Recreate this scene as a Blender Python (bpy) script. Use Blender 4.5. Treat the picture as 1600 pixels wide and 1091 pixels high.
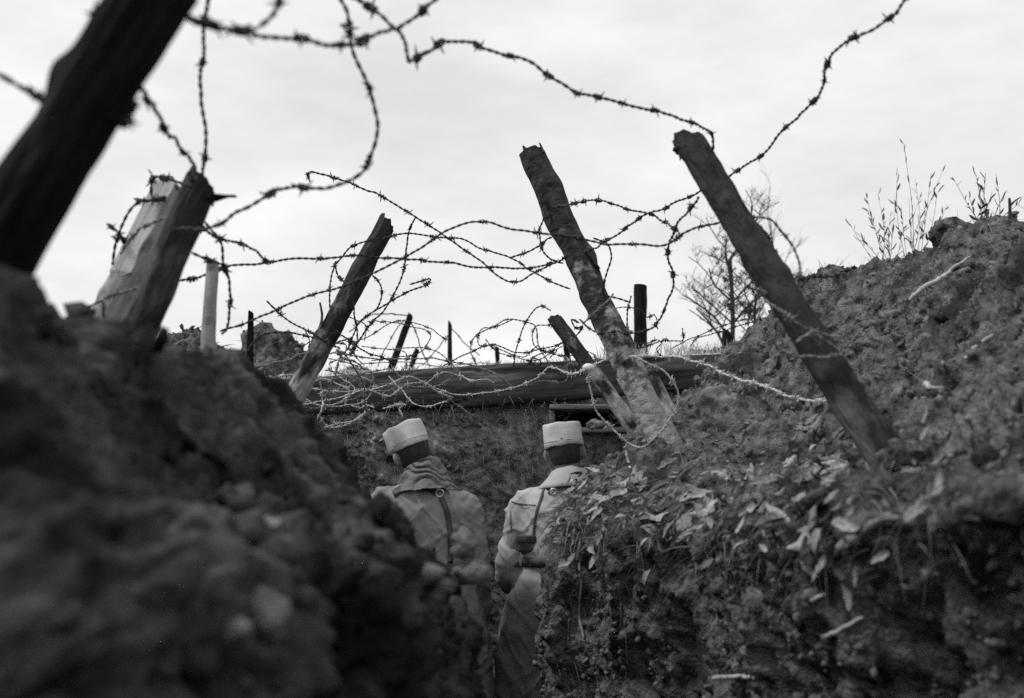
import bpy, bmesh, math, random
import numpy as np
from mathutils import Vector, Matrix, Quaternion, Euler
from mathutils.bvhtree import BVHTree

for o in list(bpy.data.objects):
    bpy.data.objects.remove(o, do_unlink=True)
SC = bpy.context.scene
COL = SC.collection
rnd = random.Random(7)
rng = np.random.default_rng(11)
R = math.radians

# ------------------------------------------------------------------ camera
LENS = 38.0
FPX = 1600 * LENS / 36.0
CAM_Z = 1.47
PITCH = math.atan((740 - 545.5) / FPX)
cd = bpy.data.cameras.new('camera')
cam = bpy.data.objects.new('camera', cd)
COL.objects.link(cam)
cam.location = (0, 0, CAM_Z)
cam.rotation_euler = (math.pi / 2 + PITCH, 0, 0)
cd.lens = LENS
cd.sensor_width = 36
cd.clip_start = 0.05
cd.clip_end = 3000
cd.dof.use_dof = True
cd.dof.focus_distance = 5.0
cd.dof.aperture_fstop = 2.7
SC.camera = cam

# ------------------------------------------------------------------ sky
SUN_EL, SUN_AZ = 56.0, -92.0          # overcast sun, high and to the left behind the camera
wd = bpy.data.worlds.new('World')
SC.world = wd
wd.use_nodes = True
nt = wd.node_tree
nt.nodes.clear()
out = nt.nodes.new('ShaderNodeOutputWorld')
bg = nt.nodes.new('ShaderNodeBackground')
bg.inputs['Strength'].default_value = 0.1
sky = nt.nodes.new('ShaderNodeTexSky')
sky.sky_type = 'NISHITA'
sky.sun_disc = False
sky.sun_elevation = R(SUN_EL)
sky.sun_rotation = R(SUN_AZ)
bw = nt.nodes.new('ShaderNodeRGBToBW')
nt.links.new(sky.outputs[0], bw.inputs[0])
tc = nt.nodes.new('ShaderNodeTexCoord')
mp = nt.nodes.new('ShaderNodeMapping')
mp.inputs['Scale'].default_value = (1.6, 1.6, 4.5)
mp.inputs['Rotation'].default_value = (0.25, 0.2, 0.4)
nt.links.new(tc.outputs['Generated'], mp.inputs[0])
nz = nt.nodes.new('ShaderNodeTexNoise')
nz.inputs['Scale'].default_value = 2.6
nz.inputs['Detail'].default_value = 9
nz.inputs['Roughness'].default_value = 0.6
nt.links.new(mp.outputs[0], nz.inputs['Vector'])
mr = nt.nodes.new('ShaderNodeMapRange')
mr.inputs['From Min'].default_value = 0.3
mr.inputs['From Max'].default_value = 0.72
mr.inputs['To Min'].default_value = 8.4
mr.inputs['To Max'].default_value = 11.2
nt.links.new(nz.outputs[0], mr.inputs[0])
mx = nt.nodes.new('ShaderNodeMix')
mx.data_type = 'FLOAT'
mx.inputs[0].default_value = 0.85
nt.links.new(bw.outputs[0], mx.inputs[2])
nt.links.new(mr.outputs[0], mx.inputs[3])
nt.links.new(mx.outputs[0], bg.inputs['Color'])
nt.links.new(bg.outputs[0], out.inputs[0])

# ------------------------------------------------------------------ sun
sd = bpy.data.lights.new('sun', 'SUN')
sd.energy = 2.1
sd.angle = R(10)
sun = bpy.data.objects.new('sun', sd)
COL.objects.link(sun)
az = R(SUN_AZ)
to_sun = Vector((math.sin(az) * math.cos(R(SUN_EL)), math.cos(az) * math.cos(R(SUN_EL)), math.sin(R(SUN_EL))))
sun.rotation_euler = to_sun.to_track_quat('Z', 'Y').to_euler()
sun.location = (-4, -3, 8)

# ------------------------------------------------------------------ exposure
vs = SC.view_settings
SC.display_settings.display_device = 'sRGB'
vs.view_transform = 'Standard'
vs.look = 'None'
vs.exposure = 0.0
vs.gamma = 1.0
vs.use_curve_mapping = False
SC.cycles.use_denoising = False          # the grain that is left suits an old plate
SC.cycles.max_bounces = 5
SC.cycles.diffuse_bounces = 3


def at(px, py, Y):
    """the world point seen at photo pixel (px, py) at depth Y"""
    a, b = (px - 800) / FPX, (545.5 - py) / FPX
    d = Vector((a, math.cos(PITCH) - b * math.sin(PITCH), math.sin(PITCH) + b * math.cos(PITCH)))
    return Vector((0, 0, CAM_Z)) + d * (Y / d.y)


# ------------------------------------------------------------------ noise in numpy
def _hash(ix, iy, iz, seed):
    h = (ix * 374761393 + iy * 668265263 + iz * 2147483647 + seed * 974634777) & 0xFFFFFFFF
    h = ((h ^ (h >> 13)) * 1274126177) & 0xFFFFFFFF
    h = h ^ (h >> 16)
    return (h & 0xFFFF) / 32767.5 - 1.0


def vnoise(P, seed=0):
    P = np.asarray(P, dtype=np.float64)
    i = np.floor(P).astype(np.int64)
    f = P - i
    u = f * f * f * (f * (f * 6 - 15) + 10)
    r = 0
    for dx in (0, 1):
        wx = u[:, 0] if dx else 1 - u[:, 0]
        for dy in (0, 1):
            wy = u[:, 1] if dy else 1 - u[:, 1]
            for dz in (0, 1):
                wz = u[:, 2] if dz else 1 - u[:, 2]
                r = r + wx * wy * wz * _hash(i[:, 0] + dx, i[:, 1] + dy, i[:, 2] + dz, seed)
    return r


def fbm(P, octaves=4, seed=0, gain=0.5, lac=2.07):
    P = np.asarray(P, dtype=np.float64)
    r, a = np.zeros(len(P)), 1.0
    for k in range(octaves):
        r += a * vnoise(P * lac ** k + 17.3 * k, seed + k)
        a *= gain
    return r


def worley(P, seed=0):
    P = np.asarray(P, dtype=np.float64)
    i = np.floor(P).astype(np.int64)
    f = P - i
    best = np.full(len(P), 9.0)
    for dx in (-1, 0, 1):
        for dy in (-1, 0, 1):
            for dz in (-1, 0, 1):
                a, b, c = i[:, 0] + dx, i[:, 1] + dy, i[:, 2] + dz
                d = (dx + 0.5 + 0.5 * _hash(a, b, c, seed) - f[:, 0]) ** 2 + (dy + 0.5 + 0.5 * _hash(a, b, c, seed + 1) - f[:, 1]) ** 2 + (dz + 0.5 + 0.5 * _hash(a, b, c, seed + 2) - f[:, 2]) ** 2
                best = np.minimum(best, d)
    return np.sqrt(best)


# ------------------------------------------------------------------ materials (the photograph is black and white: every colour is a grey)
MATS = {}


def mat(name, lo, hi, scale=8.0, stretch=(1, 1, 1), rough=0.9, bump=0.3, bump_scale=None, detail=8, spec=0.2, pos=(0.3, 0.7), extra=None, metal=0.0, dist=0.02, zfade=None):
    m = bpy.data.materials.new(name)
    m.use_nodes = True
    t = m.node_tree
    b = t.nodes['Principled BSDF']
    c = t.nodes.new('ShaderNodeTexCoord')
    g = t.nodes.new('ShaderNodeMapping')
    g.inputs['Scale'].default_value = stretch
    t.links.new(c.outputs['Object'], g.inputs[0])
    n = t.nodes.new('ShaderNodeTexNoise')
    n.inputs['Scale'].default_value = scale
    n.inputs['Detail'].default_value = detail
    n.inputs['Roughness'].default_value = 0.62
    t.links.new(g.outputs[0], n.inputs['Vector'])
    r = t.nodes.new('ShaderNodeValToRGB')
    r.color_ramp.elements[0].position = pos[0]
    r.color_ramp.elements[1].position = pos[1]
    r.color_ramp.elements[0].color = (lo, lo, lo, 1)
    r.color_ramp.elements[1].color = (hi, hi, hi, 1)
    t.links.new(n.outputs[0], r.inputs[0])
    colour = r.outputs[0]
    if extra:                                   # a second, larger pattern: (value, scale, threshold lo, hi, stretch)
        v, s2, t0, t1, st2 = extra
        g2 = t.nodes.new('ShaderNodeMapping')
        g2.inputs['Scale'].default_value = st2
        t.links.new(c.outputs['Object'], g2.inputs[0])
        n2 = t.nodes.new('ShaderNodeTexNoise')
        n2.inputs['Scale'].default_value = s2
        n2.inputs['Detail'].default_value = 5
        t.links.new(g2.outputs[0], n2.inputs['Vector'])
        r2 = t.nodes.new('ShaderNodeMapRange')
        r2.inputs['From Min'].default_value = t0
        r2.inputs['From Max'].default_value = t1
        if zfade:                               # second tone grows downwards, for peeled bark and shade painted on coats: (z where it is most, z where it is least, shift)
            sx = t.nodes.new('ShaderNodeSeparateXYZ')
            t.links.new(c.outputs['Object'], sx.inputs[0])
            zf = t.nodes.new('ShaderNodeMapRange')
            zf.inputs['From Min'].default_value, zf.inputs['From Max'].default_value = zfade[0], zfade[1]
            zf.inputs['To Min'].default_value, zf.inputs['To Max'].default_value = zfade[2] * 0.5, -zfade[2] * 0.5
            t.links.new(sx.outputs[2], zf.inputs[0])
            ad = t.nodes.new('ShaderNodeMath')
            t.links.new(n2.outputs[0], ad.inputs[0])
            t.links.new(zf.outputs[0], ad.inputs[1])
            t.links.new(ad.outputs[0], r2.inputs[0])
        else:
            t.links.new(n2.outputs[0], r2.inputs[0])
        x = t.nodes.new('ShaderNodeMix')
        x.data_type = 'RGBA'
        t.links.new(r2.outputs[0], x.inputs[0])
        t.links.new(colour, x.inputs[6])
        x.inputs[7].default_value = (v, v, v, 1)
        colour = x.outputs[2]
    t.links.new(colour, b.inputs['Base Color'])
    b.inputs['Roughness'].default_value = rough
    b.inputs['Specular IOR Level'].default_value = spec
    b.inputs['Metallic'].default_value = metal
    if bump:
        n3 = t.nodes.new('ShaderNodeTexNoise')
        n3.inputs['Scale'].default_value = bump_scale or scale * 3
        n3.inputs['Detail'].default_value = 6
        t.links.new(g.outputs[0], n3.inputs['Vector'])
        bp = t.nodes.new('ShaderNodeBump')
        bp.inputs['Strength'].default_value = bump
        bp.inputs['Distance'].default_value = dist
        t.links.new(n3.outputs[0], bp.inputs['Height'])
        t.links.new(bp.outputs[0], b.inputs['Normal'])
    MATS[name] = m
    return m


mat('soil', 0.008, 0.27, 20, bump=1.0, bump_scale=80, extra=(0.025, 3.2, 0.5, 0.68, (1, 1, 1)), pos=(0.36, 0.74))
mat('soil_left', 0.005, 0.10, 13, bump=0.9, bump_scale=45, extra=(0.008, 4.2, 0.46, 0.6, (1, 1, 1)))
mat('soil_front', 0.06, 0.4, 18, bump=0.8, bump_scale=60)
mat('clod', 0.015, 0.26, 18, bump=0.8, bump_scale=70)
mat('clod_pale', 0.1, 0.26, 9, bump=0.5, bump_scale=50)
mat('chalk', 0.35, 0.62, 12, bump=0.6, bump_scale=50)
mat('field', 0.2, 0.4, 3, bump=0.5)
mat('mud', 0.02, 0.06, 6, rough=0.6)
mat('bark_dark', 0.004, 0.022, 16, (1, 1, 0.25), bump=0.9, bump_scale=40, rough=0.9, spec=0.1)
mat('bark_mid', 0.006, 0.05, 18, (1, 1, 0.35), bump=1.0, bump_scale=44, extra=(0.34, 12, 0.48, 0.66, (1, 1, 0.55)), zfade=(0.2, 0.85, 0.34))
mat('bark_smooth', 0.006, 0.036, 16, (1, 1, 0.4), bump=0.9, bump_scale=40, extra=(0.17, 11, 0.50, 0.74, (1, 1, 0.5)), zfade=(0.1, 0.7, 0.36), spec=0.25, rough=0.75)
mat('bark_birch', 0.01, 0.07, 16, (1, 1, 1.4), bump=0.8, bump_scale=34, extra=(0.36, 13, 0.44, 0.60, (1, 1, 1.25)), zfade=(0.15, 1.2, 0.5))
mat('bark_pale', 0.2, 0.42, 10, (1, 1, 0.4), bump=0.5, bump_scale=30, extra=(0.06, 9, 0.56, 0.66, (1, 1, 0.8)))
mat('split_wood', 0.3, 0.62, 26, (1, 1, 0.07), bump=0.5, bump_scale=40)
mat('cut_wood', 0.03, 0.12, 30, bump=0.6)
mat('timber', 0.015, 0.10, 26, (0.10, 1, 1), bump=0.7, bump_scale=44, extra=(0.16, 9, 0.6, 0.74, (0.12, 1, 1)), dist=0.015)
mat('old_board', 0.08, 0.24, 22, (0.08, 1, 1), bump=0.6)
mat('shaded_wire', 0.02, 0.07, 40, rough=0.75, bump=0.2)  # dark copy of the wire: its shaded look against the sky is painted in
mat('zinc_wire', 0.34, 0.7, 40, rough=0.6, bump=0.2, spec=0.4)
mat('grey_wire', 0.1, 0.3, 40, rough=0.7, bump=0.2)
mat('leaf_pale', 0.16, 0.5, 9, rough=0.75, bump=0.3)
mat('leaf_mid', 0.08, 0.34, 9, rough=0.8, bump=0.3)
mat('leaf_dark', 0.035, 0.1, 22, rough=0.7, bump=0.3)
mat('straw', 0.1, 0.3, 30, rough=0.85, bump=0)
mat('pale_grass', 0.4, 0.65, 30, rough=0.85, bump=0)
mat('stick', 0.3, 0.55, 30, bump=0.4)
mat('stone', 0.18, 0.36, 14, bump=0.6)
mat('weed', 0.05, 0.14, 20, bump=0)
mat('branch', 0.03, 0.06, 20, bump=0.2)
mat('coat_faded', 0.32, 0.47, 4, rough=0.95, bump=0.35, bump_scale=160, extra=(0.13, 4, 0.4, 0.8, (1, 1, 0.6)), dist=0.004, zfade=(0.88, 1.22, 0.7))  # skirt darkens downwards: shade deep in the trench put into the colour
mat('coat_grey', 0.19, 0.31, 4, rough=0.95, bump=0.35, bump_scale=160, extra=(0.10, 4, 0.42, 0.78, (1, 1, 0.6)), dist=0.004, zfade=(0.7, 1.25, 0.4))  # trench shade painted into the lower cloth here too
mat('kepi_cloth', 0.42, 0.62, 9, rough=0.95, extra=(0.3, 7, 0.52, 0.72, (1, 1, 1)), bump=0.3, bump_scale=220, dist=0.003)
mat('scarf', 0.14, 0.24, 14, rough=0.95, bump=0.4, bump_scale=140, dist=0.005)
mat('leather', 0.04, 0.1, 18, rough=0.6, bump=0.3, dist=0.004)
mat('leather_tan', 0.12, 0.22, 18, rough=0.7, bump=0.3, dist=0.004)
mat('ring_metal', 0.45, 0.7, 30, rough=0.35, bump=0, metal=0.6, spec=0.5)
mat('skin', 0.16, 0.26, 16, rough=0.6, bump=0.2, bump_scale=90, dist=0.003)
mat('hair', 0.025, 0.06, 40, (1, 1, 0.2), bump=0.6, bump_scale=120, dist=0.004)
mat('trousers', 0.1, 0.18, 12, bump=0.3)
mat('boot', 0.02, 0.05, 14, rough=0.55)
mat('lump_white', 0.75, 0.85, 10, rough=0.4, bump=0)


# ------------------------------------------------------------------ mesh helpers
def mesh_np(name, V, F, smooth=True):
    V = np.asarray(V, dtype=np.float32)
    me = bpy.data.meshes.new(name)
    if isinstance(F, np.ndarray):
        k = F.shape[1]
        me.vertices.add(len(V))
        me.vertices.foreach_set('co', V.ravel())
        me.loops.add(F.size)
        me.loops.foreach_set('vertex_index', F.astype(np.int32).ravel())
        me.polygons.add(len(F))
        me.polygons.foreach_set('loop_start', np.arange(0, F.size, k, dtype=np.int32))
        me.update(calc_edges=True)
    else:
        me.from_pydata([tuple(map(float, v)) for v in V], [], F)
        me.update()
    if smooth:
        me.polygons.foreach_set('use_smooth', np.ones(len(me.polygons), dtype=bool))
    return me


def link(name, data, m=None, parent=None, loc=None):
    o = bpy.data.objects.new(name, data)
    COL.objects.link(o)
    if m and data is not None and not data.materials:
        data.materials.append(MATS[m])
    if parent is not None:
        o.parent = parent
    if loc is not None:
        o.location = loc
    return o


def tag(o, label=None, cat=None, group=None, kind=None):
    for k, v in (('label', label), ('category', cat), ('group', group), ('kind', kind)):
        if v:
            o[k] = v
    return o


def thing(name, label, cat, loc, group=None, rotz=0.0):
    o = link(name, None)
    o.empty_display_size = 0.1
    o.location = loc
    o.rotation_euler = (0, 0, rotz)
    return tag(o, label, cat, group)


def spline(pts, n):
    """n points along a smooth curve through pts (any dimension), evenly spaced"""
    P = np.array([list(p) for p in pts], dtype=float)
    if len(P) == 2:
        w = np.linspace(0, 1, n)[:, None]
        return P[0] * (1 - w) + P[1] * w
    d = np.r_[0, np.cumsum(np.linalg.norm(np.diff(P, axis=0), axis=1) + 1e-9)]
    T = np.gradient(P, d, axis=0)
    def ev(t):
        i = np.clip(np.searchsorted(d, t, side='right') - 1, 0, len(P) - 2)
        h = (d[i + 1] - d[i])[:, None]
        u = (t[:, None] - d[i][:, None]) / h
        return ((2 * u**3 - 3 * u**2 + 1) * P[i] + (u**3 - 2 * u**2 + u) * h * T[i] +
                (-2 * u**3 + 3 * u**2) * P[i + 1] + (u**3 - u**2) * h * T[i + 1])
    dense = ev(np.linspace(0, d[-1], max(n * 3, 40)))
    e = np.r_[0, np.cumsum(np.linalg.norm(np.diff(dense, axis=0), axis=1))]
    s = np.linspace(0, e[-1], n)
    return np.stack([np.interp(s, e, dense[:, k]) for k in range(P.shape[1])], 1)


def frames(C):
    T = np.gradient(C, axis=0)
    T /= np.linalg.norm(T, axis=1)[:, None] + 1e-12
    N = np.zeros_like(C)
    ref = np.array([0, 0, 1.0]) if abs(T[0][2]) < 0.9 else np.array([0, 1.0, 0])
    n = np.cross(T[0], ref)
    for k in range(len(C)):
        n = n - T[k] * np.dot(n, T[k])
        n /= np.linalg.norm(n) + 1e-12
        N[k] = n
    return T, N, np.cross(T, N)


def tube(C, rad, n=6, cap=True):
    """quads of a tube along C (k,3) with radius rad (scalar or array)"""
    C = np.asarray(C, dtype=float)
    k = len(C)
    rad = np.broadcast_to(np.asarray(rad, dtype=float), (k,))
    T, N, B = frames(C)
    a = np.linspace(0, 2 * np.pi, n, endpoint=False)
    V = (C[:, None] + rad[:, None, None] * (N[:, None] * np.cos(a)[None, :, None] + B[:, None] * np.sin(a)[None, :, None])).reshape(-1, 3)
    i = np.arange(k - 1)[:, None] * n
    j = np.arange(n)[None, :]
    F = np.stack([i + j, i + (j + 1) % n, i + n + (j + 1) % n, i + n + j], -1).reshape(-1, 4)
    return V, F


class MB:
    """collects quad pieces into one mesh"""
    def __init__(self):
        self.V, self.F, self.n = [], [], 0

    def add(self, V, F):
        self.V.append(np.asarray(V, dtype=float))
        self.F.append(np.asarray(F) + self.n)
        self.n += len(V)

    def tube(self, C, rad, n=6):
        self.add(*tube(C, rad, n))

    def box(self, lo, hi, M=None):
        x0, y0, z0 = lo
        x1, y1, z1 = hi
        V = np.array([(x0, y0, z0), (x1, y0, z0), (x1, y1, z0), (x0, y1, z0), (x0, y0, z1), (x1, y0, z1), (x1, y1, z1), (x0, y1, z1)])
        self.add(V, [(0, 3, 2, 1), (4, 5, 6, 7), (0, 1, 5, 4), (1, 2, 6, 5), (2, 3, 7, 6), (3, 0, 4, 7)])

    def mesh(self, name, origin=(0, 0, 0), smooth=True):
        V = np.concatenate(self.V) - np.array(origin)
        return mesh_np(name, V, np.concatenate(self.F), smooth)


def grid_faces(a, b, wrap=False):
    i = np.arange(a - 1)[:, None] * b
    j = np.arange(b if wrap else b - 1)[None, :]
    return np.stack([i + j, i + (j + 1) % b, i + b + (j + 1) % b, i + b + j], -1).reshape(-1, 4)


# ------------------------------------------------------------------ earth surfaces
def hermite(P, d, t):
    T = np.gradient(P, d, axis=0)
    i = np.clip(np.searchsorted(d, t, side='right') - 1, 0, len(P) - 2)
    sh = (len(t),) + (1,) * (P.ndim - 1)
    h = (d[i + 1] - d[i]).reshape(sh)
    u = (t - d[i]).reshape(sh) / h
    T = T * 0.85
    return ((2 * u**3 - 3 * u**2 + 1) * P[i] + (u**3 - 2 * u**2 + u) * h * T[i] + (-2 * u**3 + 3 * u**2) * P[i + 1] + (u**3 - u**2) * h * T[i + 1])


def param(d, step, weights):
    out_ = []
    for k in range(len(d) - 1):
        m = max(3, int((d[k + 1] - d[k]) / (step * weights[k])))
        out_.append(np.linspace(d[k], d[k + 1], m, endpoint=False))
    out_.append([d[-1]])
    return np.concatenate(out_)


def earth(P, step, wst, wrow):
    """P: stations x rows x 3 control net -> fine net (a,b,3)"""
    P = np.array(P, dtype=float)
    ds = np.r_[0, np.cumsum(np.linalg.norm(np.diff(P, axis=0), axis=2).mean(1))]
    dr = np.r_[0, np.cumsum(np.linalg.norm(np.diff(P, axis=1), axis=2).mean(0))]
    G = hermite(P, ds, param(ds, step, wst))
    G = np.swapaxes(G, 0, 1)
    G = hermite(G, dr, param(dr, step, wrow))
    return np.swapaxes(G, 0, 1)


def grid_normals(G):
    a = np.gradient(G, axis=0)
    b = np.gradient(G, axis=1)
    n = np.cross(a, b)
    return n / (np.linalg.norm(n, axis=2)[..., None] + 1e-12)


def roughen(G, sign, amp, seed, big=0.05):
    a, b, _ = G.shape
    N = (grid_normals(G) * sign).reshape(-1, 3)
    P = G.reshape(-1, 3)
    h = 0.055 * fbm(P * 2.6, 3, seed) + 0.028 * fbm(P * 8, 3, seed + 9)
    W = P + 0.035 * np.stack([fbm(P * 11, 3, seed + 60), fbm(P * 11, 3, seed + 61), fbm(P * 11, 3, seed + 62)], 1)
    patch = np.clip(0.65 + 0.8 * fbm(P * 3.3, 2, seed + 70), 0.1, 1.5)
    h += big * (0.45 - worley(W * 4.6, seed + 80))
    h += patch * (0.042 * (0.5 - worley(W * 13, seed + 20)) + 0.024 * (0.5 - worley(W * 31, seed + 24)))
    h += 0.012 * (1 - 2 * np.abs(fbm(P * 26, 3, seed + 28))) + 0.006 * fbm(P * 60, 2, seed + 30)
    # spade-cut streaks on steep faces
    steep = np.clip(1 - np.abs(N[:, 2]) * 1.6, 0, 1)
    h += steep * 0.03 * fbm(P * np.array([6, 6, 0.9]), 3, seed + 40)
    return (P + N * (h * amp)[:, None]).reshape(a, b, 3)


def ico(sub):
    bm = bmesh.new()
    bmesh.ops.create_icosphere(bm, subdivisions=sub, radius=1)
    V = np.array([v.co[:] for v in bm.verts])
    F = np.array([[v.index for v in f.verts] for f in bm.faces])
    bm.free()
    return V, F


ICO1, ICO2 = ico(1), ico(2)


def rotations(n):
    q = rng.normal(size=(n, 4))
    q /= np.linalg.norm(q, axis=1)[:, None]
    w, x, y, z = q.T
    return np.stack([np.stack([1 - 2 * (y*y + z*z), 2 * (x*y - z*w), 2 * (x*z + y*w)], -1),
                     np.stack([2 * (x*y + z*w), 1 - 2 * (x*x + z*z), 2 * (y*z - x*w)], -1),
                     np.stack([2 * (x*z - y*w), 2 * (y*z + x*w), 1 - 2 * (x*x + y*y)], -1)], 1)


def clods(name, G, sign, n, smin, smax, m, parent, keep=None, sub=1, power=2.5):
    a, b, _ = G.shape
    N = (grid_normals(G) * sign).reshape(-1, 3)
    P = G.reshape(-1, 3)
    da = np.linalg.norm(np.cross(np.gradient(G, axis=0), np.gradient(G, axis=1)), axis=2).ravel()
    if keep is not None:
        da = da * keep(P)
    # clods gather in patches
    da = da * np.clip(0.5 + 1.2 * fbm(P[:, :] * 3.1, 2, 77), 0.05, 2)
    idx = rng.choice(len(P), n, p=da / da.sum())
    s = smin + (smax - smin) * rng.random(n) ** power
    c = P[idx] + N[idx] * (s * 0.12)[:, None] + rng.normal(size=(n, 3)) * 0.004
    BV, BF = ICO1 if sub == 1 else ICO2
    nv = len(BV)
    M = rotations(n) * s[:, None, None]
    an = 0.45 + 0.9 * rng.random((n, 1, 3))
    jit = 1 + 0.33 * rng.normal(size=(n, nv, 1)).clip(-1.6, 1.6) * (1 if sub == 1 else 0.6)
    V = np.einsum('nij,nvj->nvi', M, BV[None] * an * jit) + c[:, None]
    F = BF[None] + (np.arange(n) * nv)[:, None, None]
    o = link(name, mesh_np(name, V.reshape(-1, 3), F.reshape(-1, 3), smooth=False), m, parent)
    o['kind'] = 'stuff'
    return o


def w3(x, y, z):
    return (x, y, z)


# right bank: from the soldiers' corner to behind the camera; rows from the field behind down to the trench floor
def rst(sky_, up, mid, lip, bx, by, out_x=2.6, cut=0.0):
    sky_, up, mid, lip = [Vector(p) for p in (sky_, up, mid, lip)]
    back2 = Vector((sky_.x + out_x, sky_.y + 1.2, 1.70))
    back1 = sky_ + Vector((0.7, 0.35, -0.12))
    bx, by = bx + cut, by + cut * 0.6
    under = Vector((lip.x * 0.3 + bx * 0.7, lip.y * 0.3 + by * 0.7, lip.z - 0.13))
    wmid = Vector((bx, by, 0.72))
    bot = Vector((bx - 0.03, by, -0.06))
    return [back2, back1, sky_, up, mid, lip, under, wmid, bot]


right_net = [
    rst(at(1075, 566, 6.9), at(1040, 600, 6.7), at(1010, 640, 6.45), at(985, 675, 6.3), 0.68, 6.35),
    rst(at(1180, 520, 6.1), at(1110, 580, 5.8), at(1045, 650, 5.5), at(985, 700, 5.2), 0.60, 5.2),
    rst(at(1275, 448, 5.6), at(1190, 545, 5.1), at(1085, 650, 4.75), at(955, 735, 4.45), 0.42, 4.5),
    rst(at(1350, 418, 5.2), at(1250, 545, 4.65), at(1095, 680, 4.3), at(880, 795, 4.05), 0.12, 4.08),
    rst(at(1430, 400, 4.8), at(1330, 545, 4.15), at(1150, 715, 3.75), at(985, 822, 3.45), 0.30, 3.45, cut=0.09),
    rst(at(1500, 378, 4.3), at(1400, 545, 3.6), at(1240, 725, 3.2), at(1110, 832, 2.9), 0.49, 2.9, cut=0.09),
    rst(at(1565, 360, 3.8), at(1500, 545, 3.0), at(1400, 728, 2.6), at(1340, 835, 2.2), 0.70, 2.2, cut=0.09),
    rst(at(1650, 340, 3.3), at(1620, 540, 2.6), at(1590, 720, 2.1), at(1570, 825, 1.75), 0.80, 1.75, cut=0.09),
    rst((1.60, 2.2, 2.20), (1.30, 1.9, 1.85), (1.05, 1.5, 1.55), (0.88, 1.2, 1.38), 0.85, 1.2),
    rst((1.55, 0.4, 2.20), (1.25, 0.2, 1.85), (1.05, 0.1, 1.55), (0.90, 0.0, 1.38), 0.87, 0.0),
    rst((1.55, -1.6, 2.20), (1.25, -1.6, 1.85), (1.05, -1.6, 1.55), (0.90, -1.6, 1.38), 0.87, -1.6),
]
GR = earth(right_net, 0.0125, [1.2, 1, 1, 1, 1, 1, 1, 1, 2, 6], [8, 3, 1, 1, 1, 1, 1.3, 2.4])
# buttresses left standing in the cut face
for cx, cy, z0_, wd_, amp in ((0.19, 3.86, 1.12, 0.045, 0.07), (0.27, 3.62, 1.2, 0.05, 0.05), (0.72, 2.32, 1.22, 0.05, 0.10), (0.80, 2.0, 1.1, 0.06, 0.08)):
    d_ = np.hypot(GR[..., 0] - cx, GR[..., 1] - cy)
    f_ = np.exp(-(d_ / (wd_ * 1.6)) ** 2) * np.clip((z0_ + 0.12 - GR[..., 2]) / 0.15, 0, 1) * amp
    GR[..., 0] -= 0.8 * f_
    GR[..., 1] -= 0.5 * f_
GR = roughen(GR, 1, 1.0, 3)
if grid_normals(GR)[len(GR) // 2, GR.shape[1] // 2].dot(np.array([-1, -1, 1])) < 0:
    SR = -1
else:
    SR = 1
right_bank = link('bank_right', mesh_np('bank_right', GR.reshape(-1, 3), grid_faces(*GR.shape[:2])), 'soil')
right_bank['kind'] = 'structure'


# left bank: the blurred mass close to the lens, then the wall that swings away behind it
def lst(crest, mid, lip, bx, by, out_x=2.6):
    crest, mid, lip = [Vector(p) for p in (crest, mid, lip)]
    back2 = Vector((crest.x - out_x, crest.y + 0.8, 1.55))
    back1 = crest + Vector((-0.5, 0.25, -0.10))
    under = Vector((lip.x * 0.7 + bx * 0.3, lip.y, lip.z - 0.22))
    return [back2, back1, crest, mid, lip, under, Vector((bx, by, 0.6)), Vector((bx + 0.03, by, -0.06))]


left_net = [
    lst((-0.85, -1.6, 1.72), (-0.6, -1.6, 1.5), (-0.42, -1.6, 1.2), -0.36, -1.6),
    lst((-0.75, 0.55, 1.63), (-0.52, 0.5, 1.43), (-0.36, 0.5, 1.2), -0.33, 0.5),
    lst(at(20, 505, 1.25), at(160, 715, 1.15), at(330, 950, 1.05), -0.27, 1.05),
    lst(at(200, 535, 1.6), at(340, 720, 1.48), at(520, 940, 1.38), -0.21, 1.38),
    lst(at(340, 548, 2.0), at(480, 740, 1.8), at(620, 890, 1.68), -0.16, 1.68),
    lst(at(430, 660, 2.4), at(545, 820, 2.2), at(690, 925, 2.0), -0.09, 2.0),
    lst(at(495, 745, 2.8), at(585, 880, 2.6), at(742, 970, 2.35), -0.055, 2.35),
    lst(at(440, 690, 3.3), (-0.50, 3.2, 1.36), (-0.44, 3.05, 1.15), -0.42, 3.0),
    lst(at(410, 655, 4.4), (-0.86, 4.35, 1.55), (-0.82, 4.3, 1.2), -0.8, 4.3),
    lst(at(400, 632, 5.4), (-1.05, 5.4, 1.6), (-0.98, 5.4, 1.2), -0.95, 5.4),
    lst(at(400, 628, 6.5), (-1.25, 6.5, 1.6), (-1.15, 6.5, 1.2), -1.1, 6.5),
]
GL = earth(left_net, 0.0115, [6, 2, 1, 1, 1, 1, 1.2, 2, 2, 2], [9, 3, 1, 1, 1, 1.5, 2.4])
GL = roughen(GL, -1, 1.05, 51, 0.02)
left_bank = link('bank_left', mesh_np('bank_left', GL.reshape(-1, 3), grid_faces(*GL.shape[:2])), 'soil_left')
left_bank['kind'] = 'structure'

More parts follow.
